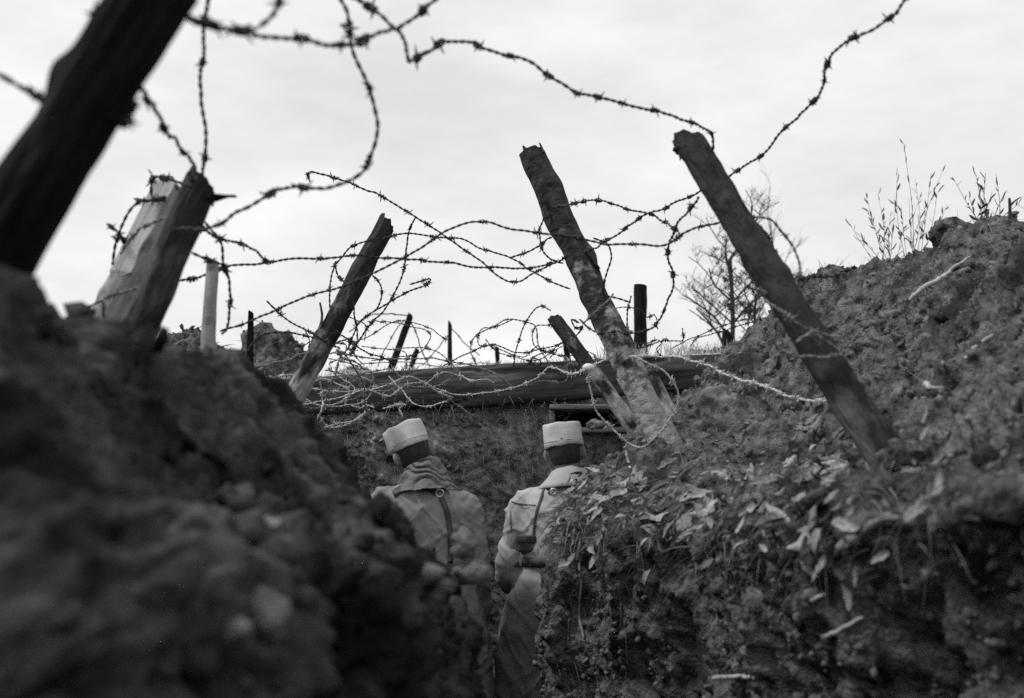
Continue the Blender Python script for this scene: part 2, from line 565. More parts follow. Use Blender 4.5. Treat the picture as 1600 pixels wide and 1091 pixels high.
# front wall under the beam, with the opening of the loophole
LH = [at(868, 642, 6.02), at(985, 668, 6.02)]
xs = np.linspace(-1.7, 1.2, 250)
zs = np.linspace(2.0, -0.06, 180)
GF = np.zeros((len(xs), len(zs), 3))
GF[..., 0] = xs[:, None]
GF[..., 2] = zs[None]
GF[..., 1] = 6.05 - 0.06 * np.clip((1.5 - zs[None]), 0, 1.5)
GF = roughen(GF, -1 if grid_normals(GF)[5, 5][1] > 0 else 1, 0.9, 90)
FF = grid_faces(*GF.shape[:2])
cen = GF.reshape(-1, 3)[FF].mean(1)
hole = (cen[:, 0] > LH[0].x) & (cen[:, 0] < LH[1].x) & (cen[:, 2] > LH[1].z) & (cen[:, 2] < LH[0].z)
front_wall = link('wall_front', mesh_np('wall_front', GF.reshape(-1, 3), FF[~hole]), 'soil_front')
front_wall['kind'] = 'structure'

# floor of the trench
xs = np.linspace(-1.8, 1.6, 90)
ys = np.linspace(-1.8, 6.6, 200)
G0 = np.zeros((90, 200, 3))
G0[..., 0], G0[..., 1] = xs[:, None], ys[None]
G0[..., 2] = (0.02 * fbm(G0.reshape(-1, 3) * 3, 3, 5)).reshape(90, 200)
tag(link('trench_floor', mesh_np('trench_floor', G0.reshape(-1, 3), grid_faces(90, 200)), 'mud'), kind='structure')

# the field all round, with the trench left open
GZ = 1.86
n = 72
ring_in, ring = [], []
for k in range(n):
    a = 2 * math.pi * k / n
    c, s = math.cos(a), math.sin(a)
    t_ = min(2.7 / max(abs(c), 1e-6), 4.6 / max(abs(s), 1e-6))
    ring_in.append((c * t_, 1.95 + s * t_))
radii = [0, 0.6, 1.6, 4, 9, 20, 45, 100, 250, 700, 1500]
V = []
for r_ in radii:
    for k in range(n):
        a = 2 * math.pi * k / n
        x, y = ring_in[k][0] + math.cos(a) * r_, ring_in[k][1] + math.sin(a) * r_
        V.append((x, y, GZ + (0.05 * math.sin(x * 1.7) * math.sin(y * 1.3) if r_ < 50 else 0) - (0.12 if r_ == 0 else 0)))
tag(link('ground', mesh_np('ground', np.array(V), grid_faces(len(radii), n, wrap=True)), 'field'), kind='structure')


def mound(name, px, py, Y, w, d, h, seed, m='soil'):
    """a heap of spoil whose top shows at (px, py)"""
    c = at(px, py, Y)
    k = 90
    u = np.linspace(-1, 1, k)
    X, Y_ = np.meshgrid(u, u, indexing='ij')
    rr = np.sqrt(X**2 + Y_**2)
    Z = np.clip(1 - rr**1.2, -0.4, 1)
    P = np.stack([c.x + X * w, Y + Y_ * d, c.z - h + Z * h], -1)
    P = roughen(P, 1, 1.25, seed, 0.015)
    o = link(name, mesh_np(name, P.reshape(-1, 3), grid_faces(k, k)), m)
    o['kind'] = 'structure'
    return o, P


mA, PA = mound('earth_mound', 415, 522, 6.9, 0.5, 0.45, 0.6, 200)
mB, PB = mound('earth_mound', 300, 502, 5.0, 0.42, 0.4, 0.5, 210)
mC, PC = mound('earth_mound', 560, 566, 7.6, 0.5, 0.5, 0.4, 220, 'soil_front')

# clods and crumbs
near = lambda P: (P[:, 1] > 0.5) * (P[:, 2] > 0.35)
clods('clods', GR, SR, 5000, 0.004, 0.020, 'clod', right_bank, lambda P: near(P) * (P[:, 2] > 1.2), power=3)
clods('clods', GR, SR, 260, 0.02, 0.045, 'soil', right_bank, lambda P: near(P) * (P[:, 2] > 1.35), sub=2, power=2.5)
clods('clods', GR, SR, 3600, 0.004, 0.014, 'clod', right_bank, lambda P: near(P) * (P[:, 2] < 1.35), power=3)
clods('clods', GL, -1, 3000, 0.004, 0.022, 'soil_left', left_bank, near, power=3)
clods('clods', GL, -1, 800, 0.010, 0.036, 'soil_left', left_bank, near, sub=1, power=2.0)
clods('clods', GF, 1, 5200, 0.004, 0.022, 'soil_front', front_wall, lambda P: P[:, 2] > 0.7, power=2.5)
for o, P in ((mA, PA), (mB, PB), (mC, PC)):
    clods('clods', P, 1, 900, 0.005, 0.026, 'clod', o)

# ------------------------------------------------------------------ the beam across the trench and the loophole
def beam():
    a, b = at(395, 626, 6.08), at(1150, 580, 6.12)
    L = (b - a).length
    nx, nr = 260, 48
    u = np.linspace(0, L, nx)
    prof = []
    hy, hz = 0.11, 0.122
    for k in range(nr):                         # rounded square section
        t = 2 * math.pi * (k + 0.5) / nr
        c, s = math.cos(t), math.sin(t)
        e = 0.32
        prof.append((math.copysign(abs(c) ** e, c) * hy, math.copysign(abs(s) ** e, s) * hz))
    prof = np.array(prof)
    V = np.zeros((nx, nr, 3))
    V[..., 0] = u[:, None]
    tap = 1.0 - 0.22 * np.abs(u / L - 0.45) * 1.4
    V[..., 1] = prof[None, :, 0] * tap[:, None]
    V[..., 2] = prof[None, :, 1] * tap[:, None]
    P = V.reshape(-1, 3)
    d = 0.008 * fbm(P * np.array([1.3, 9, 9]), 3, 4) + 0.0035 * fbm(P * np.array([4, 50, 50]), 2, 8)
    d -= 0.022 * np.clip(1 - np.abs(fbm(P * np.array([0.9, 7, 7]), 3, 14)) * 14, 0, 1)     # drying cracks
    nrm = P * np.array([0, 1, 1])
    nrm /= np.linalg.norm(nrm, axis=1)[:, None]
    P = P + nrm * d[:, None]
    F = [tuple(map(int, f)) for f in grid_faces(nx, nr, wrap=True)]
    F += [tuple(range(nr))[::-1], tuple(range((nx - 1) * nr, nx * nr))]
    o = link('timber_beam', mesh_np('timber_beam', P, F), 'timber')
    o.location = a
    o.rotation_euler = (Vector((1, 0, 0)).rotation_difference(b - a)).to_euler()
    tag(o, 'long dark weathered timber beam lying across the head of the trench', 'beam')
    return a, b


BA, BB = beam()
# crumbs of pale earth lying along the top of the beam, with dead grass behind it
mb = MB()
for k in range(1500):
    w = rnd.random()
    p = BA.lerp(BB, w) + Vector((0, rnd.uniform(0.0, 0.5), 0.10 + rnd.uniform(-0.01, 0.01)))
    h = rnd.uniform(0.02, 0.085) * (1.3 if w > 0.72 else 0.8)
    lean = Vector((rnd.uniform(-0.05, 0.05), rnd.uniform(-0.03, 0.03), h))
    side = Vector((rnd.uniform(0.4, 1), rnd.uniform(-0.6, 0.6), 0)).normalized() * rnd.uniform(0.002, 0.004)
    q = p + lean
    mid_ = p.lerp(q, 0.55) + Vector((0, 0, 0.006))
    mb.add([p - side, p + side, mid_ + side * 0.8, mid_ - side * 0.8, q + side * 0.2, q - side * 0.2], [(0, 1, 2, 3), (3, 2, 4, 5)])
tag(link('dead_grass', mb.mesh('dead_grass'), 'pale_grass'), 'short pale dead grass growing along the top of the beam', 'grass', kind='stuff')
# the bank of earth behind the beam
k = 200
u = np.linspace(0, 1, k)
P = np.zeros((k, 24, 3))
for i in range(k):
    p = BA.lerp(BB, u[i])
    for j in range(24):
        y = j / 23
        P[i, j] = (p.x, p.y + 0.06 + y * 0.9, p.z + 0.10 + 0.035 * math.sin(min(y * 4, 1) * 1.57))
P = (P.reshape(-1, 3) + np.array([0, 0, 1]) * (0.016 * fbm(P.reshape(-1, 3) * 9, 3, 31))[:, None])
tag(link('earth_strip', mesh_np('earth_strip', P, grid_faces(k, 24)), 'chalk'), kind='structure')

lh = thing('loophole', 'small dark loophole framed with old boards below the beam, behind the caps', 'loophole', (0, 0, 0))
x0, x1, z1, z0 = LH[0].x - 0.005, LH[1].x, LH[0].z + 0.004, LH[1].z
for nm, lo, hi in (('lintel', (x0 - 0.03, 5.94, z1), (x1, 6.3, z1 + 0.028)),
                   ('sill', (x0 - 0.02, 5.97, z0 - 0.03), (x1, 6.5, z0)),
                   ('jamb', (x0 - 0.032, 5.96, z0), (x0, 6.45, z1 - 0.002)),
                   ('jamb', (x1 + 0.002, 5.96, z0), (x1 + 0.03, 6.45, z1 - 0.002)),
                   ('dark_backing', (x0 - 0.05, 6.56, z0 - 0.06), (x1 + 0.05, 6.60, z1 + 0.06))):  # near-black sheet closing the hole, its darkness put into the colour
    mb = MB()
    mb.box(lo, hi)
    o = link(nm, mb.mesh(nm, smooth=False), 'bark_dark' if nm == 'dark_backing' else 'old_board', lh)
    bv = o.modifiers.new('bevel', 'BEVEL')
    bv.width = 0.004


# ------------------------------------------------------------------ stakes
def stake(name, label, p0, p1, r0, r1, m, seed=0, jag=0.35, bury=0.25, bend=0.0, segs=44, bulge=(), lean_end=None, cut='cut_wood', flaps=(), rough=0.09, group=None):
    """a post from p0 (where it leaves the ground) to p1 (its top)"""
    p0, p1 = Vector(p0), Vector(p1)
    ax = (p1 - p0).normalized()
    b0 = p0 - ax * bury
    t = thing(name, label, 'stake', b0, group)
    t.rotation_mode = 'QUATERNION'
    t.rotation_quaternion = Vector((0, 0, 1)).rotation_difference(ax)
    L = (p1 - b0).length
    nr = max(24, int(L / 0.009))
    w = np.linspace(0, 1, nr)
    ax = Vector((0, 0, 1))                      # the stake's own axis; angle 0 = left, pi/2 = towards the camera, pi = right
    C = np.stack([bend * np.sin(np.pi * w), 0 * w, L * w], 1)
    rad = r0 + (r1 - r0) * w
    T, N, B = frames(C)
    a = np.linspace(0, 2 * np.pi, segs, endpoint=False)
    ca, sa = np.cos(a), np.sin(a)
    dirs = N[:, None] * ca[None, :, None] + B[:, None] * sa[None, :, None]
    Q = np.stack([np.broadcast_to(ca[None] * 1.6, (nr, segs)), np.broadcast_to(sa[None] * 1.6, (nr, segs)), np.broadcast_to((w * L)[:, None] * 6, (nr, segs))], -1).reshape(-1, 3)
    disp = (fbm(Q, 3, seed) * rough + 0.07 * fbm(Q * np.array([3.5, 3.5, 1.3]), 3, seed + 5) - 0.07 * np.clip(1 - 7 * np.abs(fbm(Q * np.array([2.4, 2.4, 0.35]), 2, seed + 8)), 0, 1)).reshape(nr, segs)
    if m not in ('bark_pale',):
        st = np.array([2.6, 2.6, 0.75]) if m != 'bark_birch' else np.array([1.1, 1.1, 1.6])
        disp += (0.16 if m != 'bark_birch' else 0.09) * (0.45 - worley(Q * st + 0.35 * np.stack([fbm(Q * 1.5, 2, seed + 1), fbm(Q * 1.5, 2, seed + 2), fbm(Q * 1.5, 2, seed + 3)], 1), seed + 11)).reshape(nr, segs)
    for (wk, ak, amp, wid) in bulge:            # knots and torn bark edges
        da = np.angle(np.exp(1j * (a - ak)))
        disp += amp * np.exp(-((w[:, None] - wk) / wid) ** 2 - (da[None] / 0.6) ** 2)
    V = C[:, None] + dirs * (rad[:, None] * (1 + disp))[..., None]
    axl = np.array(ax)
    # a slanting, splintered top
    top = rad[-1] * (jag * np.cos(a - 0.7) + 0.5 * jag * vnoise(np.stack([ca * 3.3, sa * 3.3, ca * 0 + seed], -1), seed))
    for k in range(1, 5):
        V[-k] += axl * top[:, None] * (1 - (k - 1) / 4)
    tr = link('trunk', mesh_np('trunk', V.reshape(-1, 3), grid_faces(nr, segs, wrap=True)), m, t)
    # the cut top
    rim = V[-1]
    c0 = rim.mean(0)
    inner = c0 + (rim - c0) * 0.55 - axl * rad[-1] * 0.12 + (rng.random((segs, 1)) - 0.5) * axl * rad[-1] * 0.5
    EV = np.concatenate([rim, inner, [c0 - axl * rad[-1] * 0.25]])
    EF = [(j, (j + 1) % segs, segs + (j + 1) % segs, segs + j) for j in range(segs)] + [(segs + j, segs + (j + 1) % segs, 2 * segs) for j in range(segs)]
    link('cut_end', mesh_np('cut_end', EV, EF, smooth=False), cut, t)
    # splinters and flaps of torn bark: (position along, angle, length, width, away)
    for (wk, ak, ln, wd_, away) in flaps:
        i = min(int(wk * (nr - 1)), nr - 1)
        d = N[i] * math.cos(ak) + B[i] * math.sin(ak)
        tt = np.cross(axl, d)
        base = C[i] + d * rad[i] * 0.92
        pts = []
        kk = 6
        for q in range(kk):
            f = q / (kk - 1)
            c = base + axl * ln * f + d * away * f * f
            ww = wd_ * (1 - 0.75 * f) * (1 + 0.25 * math.sin(q * 2.3 + seed))
            pts += [c - tt * ww / 2, c + tt * ww / 2 + axl * 0.004 * (q % 2), c + tt * ww / 2 + d * 0.004, c - tt * ww / 2 + d * 0.004]
        F = [tuple(map(int, f)) for f in grid_faces(kk, 4, wrap=True)] + [(0, 1, 2, 3), tuple(range(kk * 4 - 4, kk * 4))]
        link('bark_flap', mesh_np('bark_flap', np.array(pts), F), m, t)
    return t


def inside(parent, p):
    return parent.rotation_quaternion.inverted() @ (Vector(p) - parent.location)


def knot(parent, p, r, m, tilt=(0, 0, 0)):
    V, F = ICO2
    V = V * np.array([r, r * 0.55, r]) * (1 + 0.1 * rng.normal(size=(len(V), 1)))
    o = link('knot', mesh_np('knot', V, F), m, parent)
    o.location = inside(parent, p)
    o.rotation_euler = tilt
    return o


S1 = stake('stake', 'thick dark blurred stake leaning in the upper corner, nearest the camera', at(5, 430, 1.34), at(268, -52, 1.25), 0.044, 0.045, 'bark_dark', 1,
           bend=-0.012, bulge=((0.74, 0.0, 0.3, 0.035), (0.50, 0.0, 0.22, 0.05)), flaps=((0.72, 2.9, 0.03, 0.02, 0.02),))
S2 = stake('stake', 'dark rounded stake with splintered top in front of the pale split stake', at(212, 525, 2.3), at(314, 285, 2.35), 0.038, 0.036, 'bark_smooth', 2,
           jag=0.5, flaps=((0.955, 3.14, 0.03, 0.05, 0.05), (0.96, 1.2, 0.03, 0.03, 0.01)))
S3 = stake('stake', 'thick pale split stake partly behind a dark stake near the bank top', at(165, 510, 2.75), at(272, 294, 2.8), 0.052, 0.042, 'bark_pale', 3, jag=0.4, rough=0.05,
           bulge=((0.5, 0.2, 0.12, 0.03),), cut='split_wood')
# its split face, a flat riven slab on the side towards the camera
LS = inside(S3, at(272, 294, 2.8)).z
pts = []
for q in range(18):
    f = q / 17
    z = LS * (0.56 + 0.43 * f)
    l_, r_ = -0.040, 0.016 + 0.004 * math.sin(q * 0.9)
    if q == 0:
        l_, r_ = -0.034, -0.004
    y_ = -0.050 + (0.008 if q == 0 else 0.0)
    pts += [(l_, y_ + 0.012, z), (r_, y_ - 0.004, z + 0.01), (r_, y_ + 0.05, z), (l_, y_ + 0.05, z)]
F = [tuple(map(int, f)) for f in grid_faces(18, 4, wrap=True)] + [(3, 2, 1, 0), (68, 69, 70, 71)]
link('split_face', mesh_np('split_face', np.array(pts), F, smooth=False), 'split_wood', S3)
S4 = stake('stake', 'thin pale squared stake upright beside the dark rounded stake', at(325, 545, 2.9), at(333, 410, 2.95), 0.023, 0.018, 'bark_pale', 4, segs=8, jag=0.3, cut='split_wood')
S5 = stake('stake', 'slender round stake slanting up before the left end of the beam', at(452, 635, 4.45), at(604, 352, 4.6), 0.047, 0.043, 'bark_mid', 5, jag=0.7,
           flaps=((0.52, 0.4, 0.10, 0.05, 0.05), (0.44, 0.1, 0.07, 0.04, 0.06)), bulge=((0.5, 0.0, 0.25, 0.03),))
S6 = stake('stake', 'tall birch stake with peeling bark and ragged top in the middle', at(1030, 668, 4.25), at(832, 240, 4.5), 0.060, 0.052, 'bark_birch', 6, jag=0.25, bend=-0.012, rough=0.13,
           bulge=((0.97, 0.0, 0.2, 0.04), (0.88, 3.1, 0.28, 0.04), (0.78, 0.1, 0.42, 0.05), (0.66, 3.1, 0.32, 0.045), (0.3, 0.3, 0.15, 0.04)),
           flaps=((0.985, 1.0, 0.05, 0.03, 0.01), (0.985, 0.3, 0.06, 0.010, -0.03), (0.985, 2.6, 0.05, 0.025, 0.0), (0.84, 0.5, -0.10, 0.06, 0.014), (0.67, 2.7, -0.09, 0.07, 0.012), (0.36, 0.9, -0.09, 0.05, 0.015), (0.30, 1.8, -0.06, 0.06, 0.012)))
knot(S6, at(879, 364, 4.36), 0.021, 'cut_wood')
S7 = stake('stake', 'smooth dark stake leaning out of the leafy right bank', at(1385, 705, 2.55), at(1078, 222, 3.0), 0.046, 0.041, 'bark_smooth', 7, jag=0.55, bend=-0.01, rough=0.13,
           flaps=((0.975, 0.2, 0.02, 0.05, 0.02),), bulge=((0.975, 0.1, 0.2, 0.03), (0.6, 2.2, 0.22, 0.02), (0.36, 0.9, 0.25, 0.02), (0.8, 1.2, 0.2, 0.018)))
S8 = stake('stake', 'short stake with slanted top just behind the birch stake', at(980, 655, 5.1), at(868, 500, 5.3), 0.040, 0.035, 'bark_mid', 8, jag=0.5,
           flaps=((0.96, 5.2, 0.05, 0.008, 0.0),))
S9 = stake('stake', 'upright dark stub of a post standing beyond the beam', at(1001, 560, 7.4), at(1000, 446, 7.4), 0.046, 0.044, 'bark_dark', 9, jag=0.15, segs=14, bury=0.1)
S10 = stake('stake', 'thin leaning stake in the field beyond the beam', at(606, 590, 9.2), at(641, 494, 9.2), 0.036, 0.026, 'bark_dark', 10, jag=0.8)
S11 = stake('stake', 'thin pointed upright stake in the field beyond the beam', at(703, 582, 9.6), at(703, 506, 9.6), 0.026, 0.016, 'bark_dark', 11, jag=1.8)
S12 = stake('stake', 'tiny dark stake beneath the wire loop beyond the beam', at(779, 580, 10.2), at(776, 543, 10.2), 0.02, 0.022, 'bark_dark', 12)
S13 = stake('stake', 'small stake stub on the spoil heap at the beam end', at(391, 530, 5.4), at(392, 488, 5.4), 0.021, 0.013, 'bark_dark', 13, jag=0.8)
S14 = stake('stake', 'dark peg standing between the beam and the short slanted stake', at(889, 580, 7.2), at(884, 532, 7.2), 0.022, 0.02, 'bark_dark', 14)
S15 = stake('stake', 'stub of a pale post half buried behind the foot of the birch stake', at(1050, 660, 4.9), at(1018, 598, 5.0), 0.052, 0.046, 'bark_mid', 15, jag=0.3)
S16 = stake('stake', 'short leaning stub beside the thin leaning stake in the field', at(639, 585, 10.0), at(652, 546, 10.0), 0.024, 0.022, 'bark_dark', 16)
S17 = stake('stake', 'dark tapering stump beneath the bare tree on the skyline', at(1137, 570, 7.6), at(1136, 520, 7.6), 0.085, 0.03, 'bark_dark', 17, jag=0.8, rough=0.2)


# ------------------------------------------------------------------ barbed wire
def barb_mesh(name, ln):
    mb = MB()
    t = np.linspace(0, 1, 20)
    for x0_, ph in ((-0.006, 0.0), (0.006, 1.4)):
        a = t * 2 * np.pi * 1.6 + ph
        mb.tube(np.stack([x0_ + (t - 0.5) * 0.012, 0.0056 * np.cos(a), 0.0056 * np.sin(a)], 1), 0.0019, 5)
        for s_, e in ((1, 1.0), (-1, 0.85)):
            d = np.array([0.25 * s_, math.cos(ph + (0.4 if s_ > 0 else 3.5)), math.sin(ph + (0.4 if s_ > 0 else 3.5))])
            q = np.array([x0_ + 0.004 * s_, 0, 0])
            mb.tube(np.array([q + d * 0.006, q + d * ln * e * 0.6, q + d * ln * e]), np.array([0.0021, 0.0018, 0.0005]), 5)
    return mb.mesh(name)


BARBS = {}
for m in ('shaded_wire', 'grey_wire', 'zinc_wire'):
    BARBS[m] = []
    for ln in (0.018, 0.021, 0.015):
        me = barb_mesh('barb', ln)
        me.materials.append(MATS[m])
        BARBS[m].append(me)

TOTAL_BARBS = 0


def wire(label, pts, Y0, Y1=None, m='shaded_wire', gap=0.13, r=0.0023, wob=0.05, single=False, group='strands of the wire entanglement'):
    """a strand traced through photo pixels, at depth Y0 at its start and Y1 at its end"""
    global TOTAL_BARBS
    Y1 = Y0 if Y1 is None else Y1
    k = len(pts)
    ph = rnd.uniform(0, 6)
    W = []
    for i, p in enumerate(pts):
        f = i / (k - 1)
        Y = p[2] if len(p) > 2 else Y0 + (Y1 - Y0) * f + wob * math.sin(ph + 5 * f) * math.sin(math.pi * f)
        W.append(at(p[0], p[1], Y))
    L = sum((W[i + 1] - W[i]).length for i in range(k - 1))
    C = spline(W, max(12, int(L / 0.009)))
    C = C + 0.007 * np.stack([fbm(C * 8, 3, 3), fbm(C * 8, 3, 4), fbm(C * 8, 3, 5)], 1)
    org = C[0].copy()
    t = thing('barbed_wire', label, 'barbed wire', org, group)
    C = C - org
    T, N, B = frames(C)
    s = np.linspace(0, L, len(C))
    mb = MB()
    if single:
        mb.tube(C, r * 1.1, 6)
    else:
        for q in (0, math.pi):
            a = s / 0.045 * 2 * np.pi + q
            mb.tube(C + r * 0.95 * (N * np.cos(a)[:, None] + B * np.sin(a)[:, None]), r, 5)
    link('wire', mb.mesh('wire'), m, t)
    d = gap * rnd.uniform(0.3, 0.7)
    while gap and d < L - 0.01:
        i = min(int(d / L * (len(C) - 1)), len(C) - 1)
        o = link('barb', rnd.choice(BARBS[m]), None, t)
        o.location = C[i]
        q = Vector((1, 0, 0)).rotation_difference(Vector(T[i]))
        o.rotation_mode = 'QUATERNION'
        o.rotation_quaternion = q @ Quaternion((1, 0, 0), rnd.uniform(0, 6.28))
        TOTAL_BARBS += 1
        d += gap * rnd.uniform(0.65, 1.4)
        z_ = rnd.uniform(0.75, 1.25)
        o.scale = (z_, z_, z_)
    return t


wire('short blurred strand reaching the nearest stake from the picture edge', [(-30, 105), (0, 120), (55, 150), (95, 168), (120, 180)], 1.35, 1.32)
wire('heavy strand running level from the nearest stake along the top', [(285, 22), (330, 36), (360, 46), (420, 57), (520, 67), (560, 63), (605, 50), (622, 46)], 1.35, 1.9)
wire('second strand twisted beside the heavy one at the nearest stake top', [(296, 30), (345, 42), (385, 47), (400, 44)], 1.38, 1.45, gap=0)
wire('blurred curl of wire hanging from the top edge by the nearest stake', [(427, -12), (430, 5), (422, 25), (405, 40)], 1.5, 1.45)
wire('strand climbing from the top knot toward the upper edge, rightward', [(622, 46), (650, 22), (682, 0), (700, -14)], 1.9, 1.85)
wire('strand climbing from the top knot toward the upper edge, leftward', [(622, 46), (600, 30), (558, 4), (540, -10)], 1.9, 1.8)
wire('short hooked strand dropping below the top knot', [(622, 44), (632, 60), (636, 82), (637, 93)], 1.9, 2.0, gap=0)
wire('long wavy strand from the top knot to the head of the smooth stake', [(637, 93), (662, 84), (695, 72), (730, 70), (765, 82), (800, 92), (835, 104), (868, 130), (905, 150), (940, 155), (1010, 170), (1060, 184), (1092, 200), (1108, 215), (1112, 240)], 2.0, 2.95)
wire('long strand bowing down from the top edge to the dark splintered stake', [(525, -10), (540, 20), (545, 60), (558, 100), (580, 150), (590, 195), (588, 232), (560, 275), (520, 293), (490, 297), (455, 293), (428, 301), (365, 335), (310, 356), (270, 362)], 1.85, 2.28)
wire('vertical blurred strand hanging down to the dark splintered stake top', [(328, -12), (322, 40), (317, 90), (316, 140), (320, 190), (322, 235), (318, 275)], 1.75, 2.3, gap=0.19)
wire('blurred slanting strand between the nearest stake and the splintered stake', [(215, 128), (238, 170), (267, 217), (300, 255), (318, 272)], 1.5, 2.3, gap=0.3)
wire('small blurred loop on the left flank of the nearest stake', [(163, -15), (157, 10), (158, 38), (170, 48), (178, 25)], 1.3, 1.28)
wire('small twist of wire on the underside of the nearest stake', [(178, 194), (195, 184), (205, 166), (207, 150)], 1.3, gap=0.04)
# the tangle on the pale split stake
wire('tangled strand looping over the pale split stake top', [(262, 312), (240, 308), (237, 284), (262, 280), (285, 284), (298, 290), (285, 300), (272, 290)], 2.72, gap=0.06)
wire('strand curving down from the pale split stake on its open side', [(210, 307), (238, 312), (262, 308), (238, 312), (215, 318), (190, 352), (180, 390), (177, 415)], 2.72, gap=0.1)
wire('short strand with a dead leaf beside the pale split stake', [(168, 350), (185, 362), (198, 380)], 2.75, gap=0.07)
wire('strand crossing the split face of the pale stake', [(190, 398), (210, 368), (235, 349), (262, 341), (290, 350)], 2.66, 2.5, 'grey_wire')
wire('pale strand wrapped across the foot of the pale split stake', [(100, 495), (130, 482), (165, 465), (210, 450), (225, 440)], 2.6, 2.5, 'grey_wire')
wire('short pale strand hanging at the foot of the split stake', [(163, 470), (166, 495), (172, 525)], 2.6, 2.58, 'grey_wire', gap=0.07)
wire('short strand from the splintered stake to a curled end', [(308, 352), (345, 372), (372, 378), (397, 390), (412, 405), (405, 411)], 2.6, 3.2)
wire('strand dropping beside the thin squared stake', [(322, 346), (345, 374), (349, 410), (358, 430), (360, 475), (361, 500), (356, 515), (346, 522)], 2.7, 3.0)
wire('short strand across the head of the thin squared stake', [(300, 393), (318, 401), (335, 409), (350, 415), (356, 430)], 2.75, 2.9)
wire('long level strand across the middle from thin stake to birch stake', [(280, 438), (325, 428), (365, 417), (405, 411), (488, 403), (554, 402), (635, 408), (704, 413), (781, 420), (833, 419), (866, 410)], 3.0, 3.9)
wire('long rising strand from the spoil heap over the slender stake to the smooth stake', [(345, 518), (400, 497), (477, 464), (547, 444), (609, 417), (671, 380), (705, 356), (752, 345), (800, 356), (855, 367), (919, 375), (949, 381), (1000, 382), (1044, 382), (1073, 365), (1114, 349), (1140, 340)], 3.6, 3.2)
wire('strand with a hooked end descending to the right before the birch stake', [(483, 285), (480, 268), (506, 274), (554, 288), (598, 309), (649, 340), (704, 375), (745, 404), (785, 433), (803, 439), (833, 426), (866, 411), (890, 400)], 3.9, 4.25)
wire('strand from the slender stake head sagging to the birch stake', [(598, 372), (635, 365), (679, 371), (712, 371), (752, 389), (796, 404), (833, 426), (862, 442), (892, 451)], 4.5, 4.3)
wire('short strand rising from the sag into the birch stake', [(796, 404), (818, 397), (840, 386), (858, 372), (880, 365)], 4.2, 4.25)
wire('small loop of wire clinging to the birch stake flank', [(851, 340), (845, 358), (846, 372), (850, 390), (868, 407), (880, 412)], 4.25, 4.3, gap=0.08)
wire('loop wrapped about the slender stake on its upper side', [(590, 372), (560, 380), (538, 398), (523, 416), (518, 445), (515, 480)], 4.45, 4.45, gap=0.1)
wire('strand winding down the slender stake', [(523, 410), (528, 430), (543, 441), (552, 459), (556, 488), (558, 508), (556, 530)], 4.4, 4.4)
wire('curl of wire on the slender stake facing the sky', [(574, 425), (589, 441), (596, 461), (594, 477), (585, 486)], 4.45, gap=0.08)
wire('strand falling from the crossing toward the slender stake foot', [(649, 342), (640, 356), (636, 389), (631, 422), (620, 455), (609, 475), (583, 503), (561, 529), (545, 548)], 4.1, 4.4)
wire('strand ending in a bent hook above the slender stake foot', [(640, 444), (655, 439), (673, 434), (668, 442), (645, 453), (609, 475), (583, 490), (561, 508), (547, 530), (542, 548)], 4.3, 4.4, gap=0.09)
wire('strand passing from the spoil heap to the slender stake foot', [(418, 470), (448, 501), (488, 521), (514, 540), (530, 546)], 4.3, 4.4)
wire('looping strand over the spoil heap beside the beam end', [(367, 576), (384, 553), (400, 530), (440, 521), (488, 529), (514, 536)], 4.5, 4.4)
wire('pale strand running low past the slender stake and over the beam', [(372, 578), (400, 574), (444, 563), (477, 552), (514, 551), (539, 554), (590, 562), (660, 560), (700, 566), (742, 572)], 4.3, 5.6, 'grey_wire')
wire('strand lying along the beam top near its end', [(410, 594), (440, 588), (473, 586), (500, 590)], 5.0, 5.2, 'zinc_wire')
wire('strand sloping from the slender stake foot to the beam', [(522, 518), (545, 530), (557, 541), (578, 553), (600, 560), (612, 566)], 4.4, 5.2)
# beyond the beam
wire('open loop of wire rising above the beam like an arch', [(800, 606), (768, 580), (750, 574), (737, 551), (740, 530), (770, 512), (796, 497), (815, 500), (836, 506), (841, 536), (858, 569)], 5.4, 5.7, gap=0.1, m='grey_wire')
wire('thin strand bending from the beam up toward the short slanted stake', [(800, 576), (808, 540), (818, 512), (842, 481), (862, 483)], 5.7, 5.4, gap=0.13)
wire('undulating strand just over the beam below the arch', [(693, 571), (715, 560), (737, 551), (767, 540), (814, 552), (840, 546), (868, 540), (884, 534)], 5.8, 5.6)
wire('fine far wire between the two thin field stakes', [(545, 520), (580, 492), (602, 491), (640, 494)], 9.2, 9.2, r=0.0035, gap=0.22)
wire('fine far wire from the leaning field stake down to the grass', [(640, 500), (650, 520), (663, 560), (672, 575)], 9.2, 9.4, r=0.0035, gap=0.2)
wire('fine far wire from the pointed field stake down to the grass', [(704, 512), (712, 520), (730, 540), (750, 556)], 9.6, 9.4, r=0.003, gap=0.25)
wire('fine far wire rising toward the pointed field stake', [(660, 572), (680, 550), (700, 524)], 9.8, 9.6, r=0.003, gap=0.25)
wire('fine far wire slanting below the leaning field stake', [(590, 575), (605, 540), (632, 500)], 9.4, 9.2, r=0.003, gap=0.22)
wire('far wire along the field grass behind the beam', [(560, 570), (620, 565), (690, 572), (760, 568), (830, 576), (900, 566), (960, 572)], 7.6, 8.0, gap=0.2)
wire('first fine wire running up toward the bare tree', [(1048, 545), (1070, 532), (1092, 524), (1132, 507), (1180, 496)], 6.6, 6.8, gap=0.14, r=0.0022)
wire('second fine wire running up toward the bare tree', [(1075, 550), (1088, 532), (1110, 522), (1150, 512), (1185, 500)], 6.5, 6.7, gap=0.16, r=0.0022)
